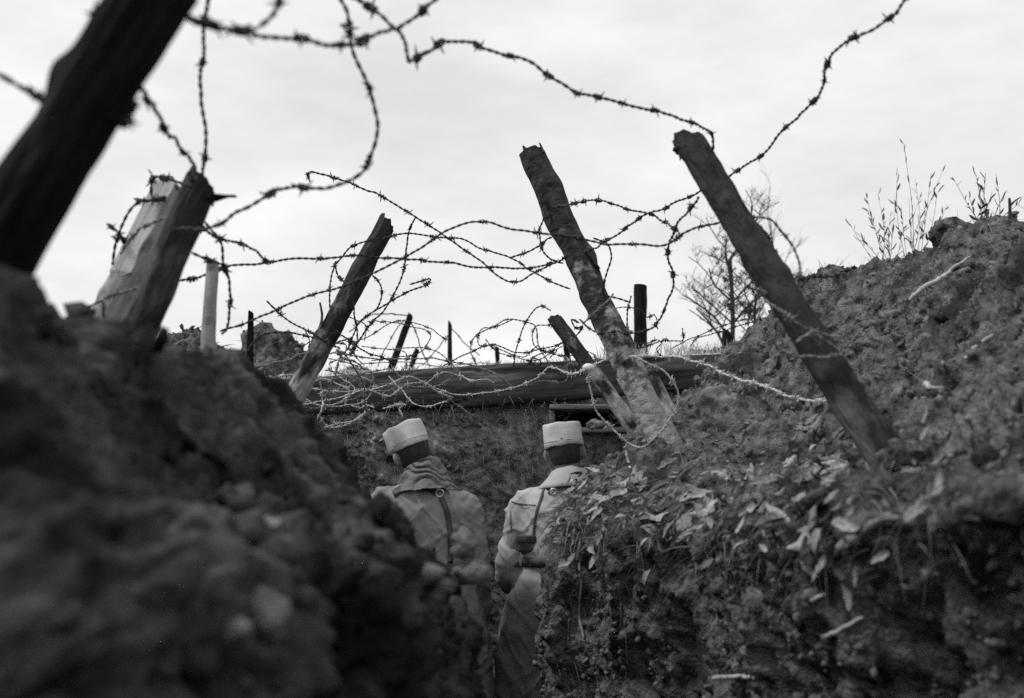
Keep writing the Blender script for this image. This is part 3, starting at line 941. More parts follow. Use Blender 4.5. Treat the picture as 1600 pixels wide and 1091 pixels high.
# right of the birch stake
wire('long strand sweeping from the upper right corner through the smooth stake', [(1432, -25), (1402, 14), (1352, 48), (1308, 76), (1289, 105), (1281, 140), (1260, 171), (1225, 200), (1195, 235), (1160, 262), (1120, 287), (1084, 302), (1040, 322), (1000, 342), (980, 355), (947, 378), (925, 391), (912, 394)], 2.2, 4.2)
wire('arched strand from the birch stake to the wire crossing', [(868, 322), (890, 319), (905, 316), (938, 315), (978, 325), (1018, 338), (1040, 348), (1059, 361)], 4.3, 3.5, gap=0.1)
wire('strand hanging in a long S from the smooth stake to the birch stake', [(1092, 306), (1068, 334), (1057, 360), (1046, 385), (1047, 410), (1052, 440), (1045, 468), (1031, 497), (1015, 512), (985, 521), (955, 519), (934, 520)], 3.05, 4.15)
wire('short strand dropping from the crossing beside the birch stake', [(928, 372), (949, 380), (956, 400), (950, 422), (943, 448), (947, 462), (965, 466), (984, 471)], 4.2, 4.3)
wire('thin strand linking the birch stake to the upright stub', [(986, 462), (980, 500), (984, 520), (989, 545)], 4.6, 4.8, 'grey_wire', gap=0.12)
wire('pale strand slung across the birch stake', [(910, 506), (930, 490), (950, 470), (960, 458)], 4.15, 4.15, 'grey_wire', gap=0.1)
wire('pale strand tied low round the birch stake', [(905, 500), (925, 515), (945, 521), (975, 518), (988, 515)], 4.13, 4.13, 'grey_wire', gap=0.1)
wire('loose curl of wire between the short stake and the birch stake', [(905, 505), (893, 500), (898, 512), (912, 508), (905, 520), (896, 530)], 4.9, 5.0, gap=0.07)
wire('big pale ring of wire round the birch stake foot', [(990, 557), (1015, 568), (1040, 580), (1052, 597), (1059, 618), (1054, 640), (1040, 668), (1022, 688), (1003, 699), (985, 695), (962, 678), (945, 660), (932, 642), (923, 615), (920, 590), (922, 575), (940, 566), (952, 562)], 4.1, 4.15, 'zinc_wire', gap=0.085, wob=0.09)
wire('thick pale strand running from the ring along the right bank', [(985, 556), (1020, 556), (1065, 558), (1100, 568), (1130, 582), (1165, 595), (1200, 603), (1230, 617), (1270, 625), (1308, 627)], 4.15, 3.2, 'zinc_wire', gap=0.075)
wire('strand looped out from the smooth stake against the sky', [(1150, 345), (1169, 340), (1187, 337), (1205, 345), (1220, 363), (1238, 389), (1247, 407), (1249, 430), (1238, 449), (1213, 456), (1192, 457), (1180, 450)], 2.95, 2.72, 'grey_wire', gap=0.1)
wire('inner twist of wire beside the smooth stake', [(1180, 348), (1195, 365), (1205, 380), (1212, 400), (1222, 412), (1228, 425)], 2.95, 2.8, gap=0.09)
wire('strand leaving the smooth stake toward the bank top', [(1230, 438), (1250, 434), (1271, 432), (1304, 429), (1340, 418)], 2.8, 4.2)
wire('short end of wire poking up beside the smooth stake', [(1253, 452), (1262, 442), (1274, 431)], 2.9, 3.0, gap=0)
wire('pale strand spiralling down the lower smooth stake', [(1195, 470), (1218, 486), (1245, 503), (1275, 525), (1305, 545), (1314, 553), (1300, 558), (1257, 559), (1225, 550), (1210, 530), (1210, 505)], 2.62, 2.5, 'grey_wire', gap=0.12)
wire('pale curl of wire round the smooth stake above the ring strand', [(1245, 535), (1260, 524), (1285, 522), (1310, 527), (1320, 535)], 2.55, 2.55, 'grey_wire', gap=0.09)
# in front of the beam
wire('pale strand sagging across the beam front', [(476, 608), (522, 611), (575, 611), (611, 599), (638, 590), (664, 601), (704, 616), (750, 614), (803, 604), (839, 590), (857, 573)], 5.3, 5.8, 'zinc_wire', gap=0.1)
wire('second pale strand crossing low before the beam', [(463, 634), (502, 627), (542, 619), (578, 611), (605, 619), (631, 604), (661, 601), (690, 616), (706, 620)], 5.2, 5.6, 'zinc_wire', gap=0.1)
wire('pale strand dropping aslant over the beam then curling level', [(608, 588), (631, 613), (651, 632), (671, 636), (697, 627)], 5.7, 5.6, 'zinc_wire', gap=0.1)
wire('thin strand slanting down from the beam to the wall', [(697, 619), (717, 636), (735, 648), (748, 658)], 5.7, 5.9, 'grey_wire', gap=0.07)
wire('pale hanging loop above the left cap under the beam', [(500, 650), (505, 660), (514, 667), (539, 664), (562, 650), (575, 640)], 5.2, 5.3, 'zinc_wire', gap=0.07)
wire('second strand of the hanging loop under the beam', [(510, 668), (530, 662), (550, 660), (566, 648), (572, 640)], 5.15, 5.25, 'zinc_wire', gap=0.1)
wire('short pale strand over the left cap', [(597, 638), (615, 633), (630, 634), (622, 639), (627, 650)], 5.4, 5.4, 'zinc_wire', gap=0.06)
wire('upright pale strand before the beam near the slender stake', [(502, 594), (504, 626), (502, 645), (498, 656)], 5.1, 5.15, 'zinc_wire', gap=0.12)
wire('slanting strand before the beam near the slender stake', [(535, 556), (529, 570), (516, 606), (506, 640), (496, 660)], 4.9, 5.1, 'grey_wire', gap=0.11)
wire('strand falling across the beam from the tangle', [(541, 552), (552, 572), (564, 592), (571, 616), (571, 640), (575, 645)], 4.9, 5.3, 'grey_wire', gap=0.1)
wire('short curled wire end at the middle of the beam', [(548, 634), (560, 637), (575, 634), (583, 637), (578, 631)], 5.3, 5.3, 'zinc_wire', gap=0.06)
wire('strand joining the sagging wire to the ring', [(857, 573), (872, 578), (885, 583), (900, 584), (912, 578), (922, 572)], 5.7, 4.6, 'zinc_wire', gap=0.12)
wire('low tangle of wire on the beam behind the arch', [(826, 570), (835, 560), (846, 566), (838, 572), (830, 560), (850, 550), (868, 545), (858, 560)], 5.9, 5.9, gap=0.07)
wire('tangled strand bunched at the slender stake foot', [(515, 546), (530, 535), (545, 530), (556, 540), (546, 552), (528, 548), (535, 562), (556, 566), (566, 574)], 4.5, 4.8, 'grey_wire', gap=0.06)
# the thicket of thin strands behind
for k in range(24):
    cx, cy = (rnd.uniform(450, 720), rnd.uniform(505, 625)) if k < 16 else (rnd.uniform(800, 1010), rnd.uniform(490, 580))
    a0, r1_ = rnd.uniform(0, 6.28), rnd.uniform(18, 60)
    n_ = rnd.randint(4, 7)
    arc = rnd.uniform(1.4, 4.6)
    pts = [(cx + r1_ * 1.5 * math.cos(a0 + arc * q / n_) + rnd.uniform(-9, 9), cy + r1_ * 0.7 * math.sin(a0 + arc * q / n_) + rnd.uniform(-7, 7)) for q in range(n_ + 1)]
    wire('thin kinked strand lost in the wire thicket about the beam', pts, rnd.uniform(5.0, 5.8), None, 'zinc_wire' if cy > 605 else 'grey_wire' if cy > 550 else 'shaded_wire', gap=0.12, r=0.0018, group='thin strands of the wire thicket')  # wire tone picked by height, shade painted in for strands against the sky
# a white lump by the short stake
o = link('white_lump', mesh_np('white_lump', ICO2[0] * np.array([0.024, 0.015, 0.015]) * (1 + 0.06 * rng.normal(size=(len(ICO2[0]), 1))), ICO2[1]), 'lump_white')
o.location = at(920, 574, 4.12)
tag(o, 'bright white lump where the ring meets the short stake', 'wire clip')


# ------------------------------------------------------------------ leaves, straw, sticks and stones on the right bank
def leaf_mesh(name, wd_, curl, fold, m):
    nl, nw = 7, 5
    V = []
    for i in range(nl):
        f = i / (nl - 1)
        w = wd_ * (math.sin(math.pi * min(1, f * 0.93 + 0.05)) ** 0.75) * (1 - 0.25 * f)
        for j in range(nw):
            s = (j / (nw - 1) - 0.5) * 2
            V.append((f, s * w * 0.5, fold * abs(s) * w + curl * (f - 0.5) ** 2 + 0.02 * math.sin(5 * s + 7 * f)))
    me = mesh_np(name, np.array(V), grid_faces(nl, nw))
    me.materials.append(MATS[m])
    return me


def litter_leaf(k, m):
    """a dead leaf: ragged edge, rolled sides, bent and twisted along its midrib"""
    r_ = random.Random(k)
    nl, nw = 8, 5
    wd_, curl, fold, tw = r_.uniform(0.26, 0.55), r_.uniform(-0.9, 0.9), r_.uniform(-0.5, 0.7), r_.uniform(-1.2, 1.2)
    V = []
    for i in range(nl):
        f = i / (nl - 1)
        w = wd_ * (math.sin(math.pi * min(1, f * 0.93 + 0.05)) ** 0.7) * (1 - 0.3 * f) * r_.uniform(0.72, 1.15)
        for j in range(nw):
            s = (j / (nw - 1) - 0.5) * 2
            y, z = s * w * 0.5, fold * s * s * w * 0.8 + r_.uniform(-0.03, 0.03)
            a = tw * (f - 0.5)
            V.append((f - 0.15 * curl * curl * f * f, y * math.cos(a) - z * math.sin(a), y * math.sin(a) + z * math.cos(a) + curl * (f - 0.5) ** 2))
    me = mesh_np('leaf', np.array(V), grid_faces(nl, nw))
    me.materials.append(MATS[m])
    return me


LEAVES = [litter_leaf(k, m) for k, m in enumerate(['leaf_pale'] * 6 + ['leaf_mid'] * 7 + ['leaf_dark'] * 3)]
GRP = GR.reshape(-1, 3)
GRN = (grid_normals(GR) * SR).reshape(-1, 3)
# pixel of every vertex of the bank's fine net, used to choose where the leaves gather
PXY = np.zeros((len(GRP), 2))
dv = GRP - np.array([0, 0, CAM_Z])
dep = dv[:, 1] * math.cos(PITCH) + dv[:, 2] * math.sin(PITCH)
upc = -dv[:, 1] * math.sin(PITCH) + dv[:, 2] * math.cos(PITCH)
dep_ = np.where(dep > 0.3, dep, 0.3)
PXY[:, 0] = 800 + FPX * dv[:, 0] / dep_
PXY[:, 1] = 545.5 - FPX * upc / dep_
front = (dep > 0.8) & (np.einsum('ij,ij->i', GRN, -dv) > 0)


def spots(px0, px1, py0, py1, n_):
    ok = np.where(front & (PXY[:, 0] > px0) & (PXY[:, 0] < px1) & (PXY[:, 1] > py0) & (PXY[:, 1] < py1))[0]
    if len(ok) == 0:
        return []
    return rng.choice(ok, n_)


def put_leaf(i, size, meshes, away=0.034):
    p, nn = Vector(GRP[i]), Vector(GRN[i])
    o = link('leaf', rnd.choice(meshes), None, right_bank)
    x = Vector((rnd.uniform(-1.1, -0.2), rnd.uniform(-0.6, 0.3), rnd.uniform(-0.75, 0.05)))
    if rnd.random() < 0.22:
        x = Vector((rnd.uniform(-1, 1), rnd.uniform(-1, 1), rnd.uniform(-0.2, 0.8)))
    z = (nn + Vector((0, -0.3, 0.5)) + Vector((rnd.uniform(-0.6, 0.6), rnd.uniform(-0.6, 0.6), rnd.uniform(-0.4, 0.4)))).normalized()
    x = (x - z * x.dot(z)).normalized()
    y = z.cross(x)
    M = Matrix((x, y, z)).transposed().to_4x4()
    o.rotation_euler = M.to_euler()
    o.scale = (size, size * rnd.uniform(0.8, 1.3), size)
    o.location = p + nn * away * rnd.uniform(0.4, 1.8)
    return o


for i in spots(885, 1330, 735, 835, 175):
    put_leaf(i, rnd.uniform(0.04, 0.10) * (1 if PXY[i, 0] > 960 else 0.7), LEAVES)
for i in spots(845, 1000, 770, 870, 60):
    put_leaf(i, rnd.uniform(0.03, 0.06), LEAVES[3:12])
for i in spots(1250, 1500, 660, 830, 40):
    put_leaf(i, rnd.uniform(0.035, 0.08), LEAVES[4:13])
for i in spots(1000, 1400, 800, 900, 25):
    put_leaf(i, rnd.uniform(0.03, 0.06), LEAVES[4:13])

# the small litter under them
for m_, cnt in (('leaf_mid', 380), ('leaf_dark', 420), ('leaf_pale', 70)):
    mb = MB()
    base = [co_ for co_ in LEAVES if co_.materials[0].name == m_]
    VV = [np.array([v.co[:] for v in b_.vertices]) for b_ in base]
    for i in list(spots(850, 1380, 740, 850, int(cnt * 0.75))) + list(spots(960, 1480, 660, 760, int(cnt * 0.25))):
        sz = rnd.uniform(0.014, 0.042)
        x = Vector((rnd.uniform(-1.1, 0.1), rnd.uniform(-0.6, 0.4), rnd.uniform(-0.7, 0.3))).normalized()
        z = (Vector(GRN[i]) + Vector((rnd.uniform(-0.8, 0.8), rnd.uniform(-0.8, 0.8), rnd.uniform(-0.2, 0.8)))).normalized()
        x = (x - z * x.dot(z)).normalized()
        M = np.array([list(x), list(z.cross(x)), list(z)])
        mb.add(rnd.choice(VV) * sz @ M + GRP[i] + GRN[i] * rnd.uniform(0.004, 0.03), grid_faces(8, 5))
    o = link('leaf_litter', mb.mesh('leaf_litter'), m_, right_bank)
    o['kind'] = 'stuff'

# straw, roots and dead grass hanging over the lip
mb = MB()


def blade(p, d, ln, droop, w):
    d = d.normalized()
    s = d.cross(Vector((rnd.uniform(-0.3, 0.3), 1, rnd.uniform(-0.3, 0.3)))).normalized()
    pts, kk = [], 5
    for q in range(kk):
        f = q / (kk - 1)
        c = p + d * ln * f + Vector((0, 0, -droop * ln * f * f))
        ww = w * (1 - 0.8 * f)
        pts += [c - s * ww, c + s * ww]
    mb.add([list(v) for v in pts], [(2 * q, 2 * q + 1, 2 * q + 3, 2 * q + 2) for q in range(kk - 1)])


for i in spots(840, 1010, 755, 850, 1100):
    blade(Vector(GRP[i]) + Vector(GRN[i]) * 0.004, Vector((rnd.uniform(-1.2, 0.1), rnd.uniform(-0.9, 0.1), rnd.uniform(-0.2, 0.5))), rnd.uniform(0.03, 0.13), rnd.uniform(0.3, 1.0), rnd.uniform(0.0012, 0.003))
for i in spots(1000, 1500, 720, 900, 700):
    blade(Vector(GRP[i]) + Vector(GRN[i]) * 0.004, Vector((rnd.uniform(-1.2, 0.3), rnd.uniform(-0.9, 0.1), rnd.uniform(-0.4, 0.5))), rnd.uniform(0.03, 0.12), rnd.uniform(0.3, 1.0), rnd.uniform(0.001, 0.0022))
for i in spots(835, 1000, 860, 1091, 160):
    blade(Vector(GRP[i]) + Vector(GRN[i]) * 0.003, Vector((rnd.uniform(-0.5, 0.5), rnd.uniform(-0.5, 0), rnd.uniform(-1, 0.2))), rnd.uniform(0.02, 0.08), rnd.uniform(0.2, 0.8), rnd.uniform(0.0008, 0.0018))
for i in spots(900, 1590, 400, 720, 500):
    blade(Vector(GRP[i]) + Vector(GRN[i]) * 0.003, Vector((rnd.uniform(-1, 0.6), rnd.uniform(-0.9, 0.1), rnd.uniform(-0.3, 0.6))), rnd.uniform(0.02, 0.08), rnd.uniform(0.2, 0.8), rnd.uniform(0.0008, 0.0016))
SKY_ROW = [np.argmin(np.where(dep.reshape(GR.shape[:2])[k] > 0.8, PXY[:, 1].reshape(GR.shape[:2])[k], 9e9)) for k in range(len(GR))]
for k in range(520):
    q = rnd.randrange(int(len(GR) * 0.75))
    p = GR[q, min(max(SKY_ROW[q] + rnd.randint(-14, 10), 0), GR.shape[1] - 1)]
    if p[1] < 2.5:
        continue
    blade(Vector(p), Vector((rnd.uniform(-0.9, 0.7), rnd.uniform(-0.5, 0.5), rnd.uniform(0.3, 1.2))), rnd.uniform(0.03, 0.11), rnd.uniform(0.0, 0.6), rnd.uniform(0.0008, 0.0018))
o = link('dead_grass', mb.mesh('dead_grass'), 'straw', right_bank)
o['kind'] = 'stuff'

# brushwood and straw on the heaps
for o_, P_ in ((mA, PA), (mB, PB), (mC, PC)):
    mb = MB()
    for k in range(420):
        blade(Vector(P_[rnd.randrange(15, 75), rnd.randrange(5, 75)]), Vector((rnd.uniform(-1.2, 1), rnd.uniform(-1, 0.2), rnd.uniform(-0.3, 0.7))), rnd.uniform(0.03, 0.13), rnd.uniform(0.1, 0.8), rnd.uniform(0.001, 0.0035))
    g_ = link('dead_grass', mb.mesh('dead_grass'), 'straw', o_)
    g_['kind'] = 'stuff'

# tufts on the front wall
mb = MB()
for k in range(900):
    x, z = rnd.uniform(-1.1, 0.35), rnd.uniform(1.25, 1.9)
    blade(Vector((x, 5.99, z)), Vector((rnd.uniform(-0.8, 0.8), -rnd.uniform(0.3, 1), rnd.uniform(-0.5, 0.6))), rnd.uniform(0.02, 0.07), rnd.uniform(0.3, 1), rnd.uniform(0.001, 0.002))
o = link('dead_grass', mb.mesh('dead_grass'), 'straw', front_wall)
o['kind'] = 'stuff'
BVH_R = BVHTree.FromPolygons([tuple(v) for v in GRP], [tuple(map(int, f)) for f in grid_faces(*GR.shape[:2])])
EYE = Vector((0, 0, CAM_Z))


def on_bank(px, py, bvh=BVH_R, lift=0.01):
    d = (at(px, py, 5) - EYE).normalized()
    h = bvh.ray_cast(EYE, d)
    return h[0] + h[1] * (lift if h[1].dot(d) < 0 else -lift) if h[0] else None


def stick(label, pix, r, m='stick', name='stick'):
    P = [on_bank(*p, lift=r * 0.9) for p in pix]
    ok = [p.y for p in P if p]
    if not ok:
        return
    md = sorted(ok)[0]
    P = [at(*q, min(max(p.y, md - 0.1), md + 0.15) if p else md) for p, q in zip(P, pix)]
    C = spline(P, 20)
    C = C + 0.5 * r * np.stack([fbm(C * 25, 2, 3), fbm(C * 25, 2, 4), fbm(C * 25, 2, 5)], 1)
    rad = r * (1 + 0.15 * fbm(C * 40, 2, 9)) * np.linspace(1, 0.7, 20)
    rad[0] *= 0.5
    rad[-1] *= 0.4
    mb = MB()
    mb.tube(C, rad, 8)
    o = link(name, mb.mesh(name, origin=C[0]), m)
    o.location = C[0]
    tag(o, label, name)


stick('straight pale stick lying aslant high on the right bank', [(1422, 468), (1450, 448), (1490, 422), (1518, 400)], 0.010)
stick('pale stick poking out of the upper right bank near the edge', [(1508, 560), (1525, 542), (1552, 522)], 0.007)
stick('short pale stick lying level on the right bank', [(1445, 602), (1462, 605), (1482, 606)], 0.008)
stick('tiny pale stick beside the short level one', [(1430, 624), (1448, 622)], 0.005)
stick('thick pale root lying under the leaves below the smooth stake', [(1305, 858), (1330, 842), (1362, 822), (1392, 812), (1420, 810)], 0.011, 'straw')
stick('pale twig sticking from the low trench wall', [(1112, 1060), (1145, 1057), (1180, 1060)], 0.006)
stick('thin twig rising above the leaves beside the right cap', [(978, 705), (982, 720), (985, 732)], 0.006)
stick('thin pale twig right behind the right cap', [(916, 692), (932, 694), (948, 693)], 0.008)
stick('small bent twig in the dark trench wall', [(1258, 932), (1272, 938), (1290, 928)], 0.006)
stick('slanting root hanging from the trench wall below the leaves', [(1285, 998), (1320, 980), (1350, 965)], 0.006)
stick('thin root trailing down the trench wall corner', [(905, 880), (908, 920), (905, 960), (912, 1000)], 0.006, 'leaf_mid')


def stone(label, p, s, m, name='stone', squash=0.6):
    V = ICO2[0] * np.array([1, 0.9, squash])
    V = V * (1 + 0.22 * fbm(V * 1.6, 2, int(p[0] * 100) & 255))[:, None] * s
    o = link(name, mesh_np(name, V, ICO2[1]), m)
    o.location = p
    o.rotation_euler = (0, 0.15, rnd.uniform(0, 3))
    tag(o, label, 'stone' if name == 'stone' else 'clod')


def boulder(label, px, py, Y, s, m, name, squash):
    k = ico(4)
    V = k[0] * np.array([1, 0.8, squash])
    V = V * (1 + 0.28 * fbm(V * 1.7, 3, 4) + 0.07 * fbm(V * 6, 3, 9))[:, None] * s
    o = link(name, mesh_np(name, V, k[1]), m)
    o.location = at(px, py, Y)
    tag(o, label, 'clod' if 'clod' in name else 'stone')


for lb, px, py, sz in (('crumbled clod at the foot of the smooth stake, uphill side', 1412, 712, 0.05), ('crumbled clod at the foot of the smooth stake, trench side', 1352, 722, 0.042), ('broken clod against the birch stake foot', 1042, 690, 0.05)):
    p = on_bank(px, py, lift=0.0) or at(px, py, 2.6)
    k = ico(3)
    V = k[0] * np.array([1.3, 0.9, 0.7])
    V = V * (1 + 0.4 * fbm(V * 2.0, 4, px) + 0.12 * (0.5 - worley(V * 4, px)))[:, None] * sz
    o = link('earth_clod', mesh_np('earth_clod', V, k[1]), 'soil')
    o.location = p
    tag(o, lb, 'clod')
boulder('big dark clod of earth sitting on the right bank skyline', 1492, 366, 4.2, 0.095, 'soil', 'earth_clod', 0.62)
boulder('flat pale slab of clay on the slope behind the birch stake', 1125, 635, 4.55, 0.10, 'clod_pale', 'clay_clod', 0.8)
boulder('pale rounded lump beside the right cap', 932, 664, 5.7, 0.05, 'clod_pale', 'clay_clod', 0.55)
boulder('small pale domed lump at the edge of the left bank', 506, 690, 4.6, 0.045, 'stone', 'stone', 0.4)  # stone lump built in place of a half-hidden third cap
boulder('dark rounded clod on the right bank skyline beyond the smooth stake', 1312, 442, 5.35, 0.09, 'soil', 'earth_clod', 0.6)
# lumps of the blurred left bank in the foreground
BVH_L = BVHTree.FromPolygons([tuple(v) for v in GL.reshape(-1, 3)], [tuple(map(int, f)) for f in grid_faces(*GL.shape[:2])])
for lb, px, py, s, m, sq in (('pale blurred lump at the tip of the left bank', 742, 892, 0.04, 'clod_pale', 0.6), ('small pale blurred lump above the tip of the left bank', 725, 852, 0.032, 'clod_pale', 1.0),
                             ('pale blurred lump on the dark left bank low down', 372, 985, 0.017, 'clod_pale', 0.6), ('pale blurred clod on the left bank beside the dark hollow', 420, 960, 0.022, 'clod_pale', 1.2),
                             ('long pale blurred clod on the left bank before the grey coat', 660, 895, 0.036, 'clod', 0.5), ('pale pebble blurred on the left bank face', 425, 820, 0.014, 'stone', 0.7)):
    p = on_bank(px, py, BVH_L, 0.0) or at(px, py, 2.4)
    k = ico(3)
    V = k[0] * np.array([1, 0.8, sq])
    V = V * (1 + 0.35 * fbm(V * 1.9, 4, px))[:, None] * s
    o = link('earth_clod', mesh_np('earth_clod', V, k[1]), m)
    o.location = p
    tag(o, lb, 'clod')


# ------------------------------------------------------------------ plants
def weed(label, px, py, Y, tips, name='weed_plant', leaf=0.06, stem_r=0.0022):
    b = at(px, py, Y)
    t = thing(name, label, 'plant', b)
    mb = MB()
    for (tx, ty) in tips:
        e = at(tx, ty, Y + rnd.uniform(-0.15, 0.15)) - b
        side = Vector((rnd.uniform(-0.06, 0.06), rnd.uniform(-0.05, 0.05), 0))
        s0 = Vector((rnd.uniform(-0.05, 0.05), rnd.uniform(-0.04, 0.04), -0.03))
        C = spline([s0, s0.lerp(e, 0.5) + side, e], 14)
        mb.tube(C, np.linspace(stem_r, stem_r * 0.4, 14), 5)
        for q in range(4, 14):
            if rnd.random() < 0.6:
                o = link('leaf', rnd.choice((WL1, WL2)), None, t)
                o.location = C[q]
                d = Vector(C[min(q, 12) + 1] - C[min(q, 12)]).normalized()
                x = (d + Vector((rnd.uniform(-0.8, 0.8), rnd.uniform(-0.6, 0.6), rnd.uniform(-0.3, 0.3)))).normalized()
                o.rotation_euler = (Vector((1, 0, 0)).rotation_difference(x) @ Quaternion((1, 0, 0), rnd.uniform(0, 6.3))).to_euler()
                z = leaf * rnd.uniform(0.5, 1.2)
                o.scale = (z, z, z)
    link('stem', mb.mesh('stem'), 'weed', t)
    return t


WL1 = leaf_mesh('leaf', 0.22, 0.3, 0.2, 'weed')
WL2 = leaf_mesh('leaf', 0.3, -0.2, 0.3, 'weed')
weed('tallest leafy weed on the right bank skyline', 1428, 415, 7.0, [(1412, 225), (1455, 270), (1465, 300), (1420, 310), (1472, 268), (1402, 262), (1440, 300), (1430, 280), (1448, 320), (1408, 320), (1480, 320)])
weed('spreading weed on the skyline nearer the smooth stake', 1385, 420, 7.4, [(1330, 355), (1372, 305), (1352, 300), (1392, 330), (1345, 370), (1410, 360), (1380, 345), (1362, 350), (1400, 310), (1356, 330)])
weed('sparse weed at the far right of the skyline', 1545, 372, 6.4, [(1525, 275), (1540, 270), (1556, 272), (1488, 276), (1592, 318), (1530, 300), (1550, 300), (1515, 310), (1570, 300), (1535, 320)], stem_r=0.003)
t = thing('twig_stump', 'small forked twig standing on the right bank skyline', 'twig', at(1577, 355, 4.0))
mb = MB()
b = at(1577, 355, 4.0)
mb.tube(spline([b - b, at(1578, 330, 4.0) - b, at(1577, 310, 4.0) - b], 10), np.linspace(0.008, 0.005, 10), 6)
link('stem', mb.mesh('stem'), 'branch', t)
mb = MB()
mb.tube(spline([at(1578, 322, 4.0) - b, at(1586, 314, 4.0) - b, at(1595, 308, 4.0) - b], 10), np.linspace(0.005, 0.002, 10), 6)
link('fork', mb.mesh('fork'), 'branch', t)
def tree(label, px, py, Y, top, spread, depth, seed, r0=0.05):
    r_ = random.Random(seed)
    b = at(px, py, Y)
    H = (at(px, top, Y) - b).length
    t = thing('bare_tree', label, 'tree', b)
    tk, cr = MB(), MB()

    def grow(p, d, ln, rad, lev):
        kk = 7 if lev < 2 else 4
        q = p + d * ln
        bendv = Vector((r_.uniform(-1, 1), r_.uniform(-1, 1), r_.uniform(-0.3, 0.6))) * ln * 0.14
        C = spline([p, p.lerp(q, 0.5) + bendv, q], kk)
        (tk if lev == 0 else cr).tube(C, np.linspace(rad, rad * 0.62, kk), 6 if lev < 2 else 4)
        if lev >= depth:
            return
        for c in range(r_.choice((3, 4, 4, 5)) if lev else 9):
            f = r_.uniform(0.35, 1.0) if lev else 0.22 + 0.78 * c / 8
            s = Vector(C[min(int(f * (kk - 1)), kk - 1)])
            a = r_.uniform(0, 6.28)
            nd = (d * r_.uniform(0.25, 1.0) + Vector((math.cos(a), math.sin(a) * 0.8, r_.uniform(0.0, 0.9))) * spread).normalized()
            grow(s, nd, ln * r_.uniform(0.38, 0.66), max(rad * r_.uniform(0.34, 0.5), 0.0022), lev + 1)

    grow(Vector((0, 0, -0.4)), Vector((0.02, 0, 1)), H * 0.72 + 0.4, r0, 0)
    link('trunk', tk.mesh('trunk'), 'branch', t)
    link('crown', cr.mesh('crown'), 'branch', t)


tree('bare bushy tree on the skyline behind the smooth stake', 1140, 545, 11.0, 350, 0.95, 4, 5, 0.030)
tree('faint distant bare tree tall above the smooth stake wires', 1206, 520, 40.0, 318, 0.35, 3, 9, 0.05)
tree('low bare shrub beside the bare tree against the right bank', 1180, 535, 10.0, 430, 0.9, 5, 12, 0.016)


# ------------------------------------------------------------------ the two men
def rloft(rings, n_=28, sq=1.0):
    """rings: (centre, a, b[, dx]) ellipses in the horizontal plane or with given axes"""
    V = []
    for rg in rings:
        c, a, b = rg[:3]
        a = Vector(a) if not isinstance(a, (int, float)) else Vector((a, 0, 0))
        b = Vector(b) if not isinstance(b, (int, float)) else Vector((0, b, 0))
        for k in range(n_):
            t_ = 2 * math.pi * k / n_
            cc, ss = math.cos(t_), math.sin(t_)
            cc, ss = math.copysign(abs(cc) ** sq, cc), math.copysign(abs(ss) ** sq, ss)
            V.append(Vector(c) + a * cc + b * ss)
    F = [tuple(map(int, f)) for f in grid_faces(len(rings), n_, wrap=True)]
    F += [tuple(range(n_))[::-1], tuple(range((len(rings) - 1) * n_, len(rings) * n_))]
    return [tuple(v) for v in V], F


def limb(pts, rads, n_=16):
    C = spline(pts, len(pts) * 5)
    d = np.r_[0, np.cumsum(np.linalg.norm(np.diff(np.array([list(p) for p in pts]), axis=0), axis=1))]
    r_ = np.interp(np.linspace(0, d[-1], len(C)), d, rads)
    V, F = tube(C, r_, n_)
    F = [tuple(map(int, f)) for f in F] + [tuple(range(n_))[::-1], tuple(range((len(C) - 1) * n_, len(C) * n_))]
    return [tuple(v) for v in V], F


def ball(c, rx, ry, rz, M=None):
    V = [Vector(v) for v in ICO2[0]]
    V = [Vector((v.x * rx, v.y * ry, v.z * rz)) for v in V]
    if M is not None:
        V = [M @ v for v in V]
    return [tuple(Vector(c) + v) for v in V], [tuple(map(int, f)) for f in ICO2[1]]


def fuse(name, parts, voxel, smooth=6):
    """melt overlapping closed shapes into one continuous skin"""
    V, F = [], []
    for v, f in parts:
        n0 = len(V)
        V += v
        F += [tuple(i + n0 for i in q) for q in f]
    me = bpy.data.meshes.new('tmp')
    me.from_pydata(V, [], F)
    o = bpy.data.objects.new('tmp', me)
    COL.objects.link(o)
    m1 = o.modifiers.new('r', 'REMESH')
    m1.mode = 'VOXEL'
    m1.voxel_size = voxel
    m2 = o.modifiers.new('s', 'SMOOTH')
    m2.factor = 0.5
    m2.iterations = smooth
    dg = bpy.context.evaluated_depsgraph_get()
    dg.update()
    res = bpy.data.meshes.new_from_object(o.evaluated_get(dg))
    bpy.data.objects.remove(o, do_unlink=True)
    bpy.data.meshes.remove(me)
    res.name = name
    res.polygons.foreach_set('use_smooth', np.ones(len(res.polygons), dtype=bool))
    return res


def co(me):
    a = np.zeros(len(me.vertices) * 3, dtype=np.float32)
    me.vertices.foreach_get('co', a)
    return a.reshape(-1, 3).astype(float)


def nor(me):
    a = np.zeros(len(me.vertices) * 3, dtype=np.float32)
    me.vertices.foreach_get('normal', a)
    return a.reshape(-1, 3).astype(float)


def setco(me, V):
    me.vertices.foreach_set('co', V.astype(np.float32).ravel())
    me.update()


def move(parts, M):
    return [([tuple(M @ Vector(v)) for v in V], F) for V, F in parts]


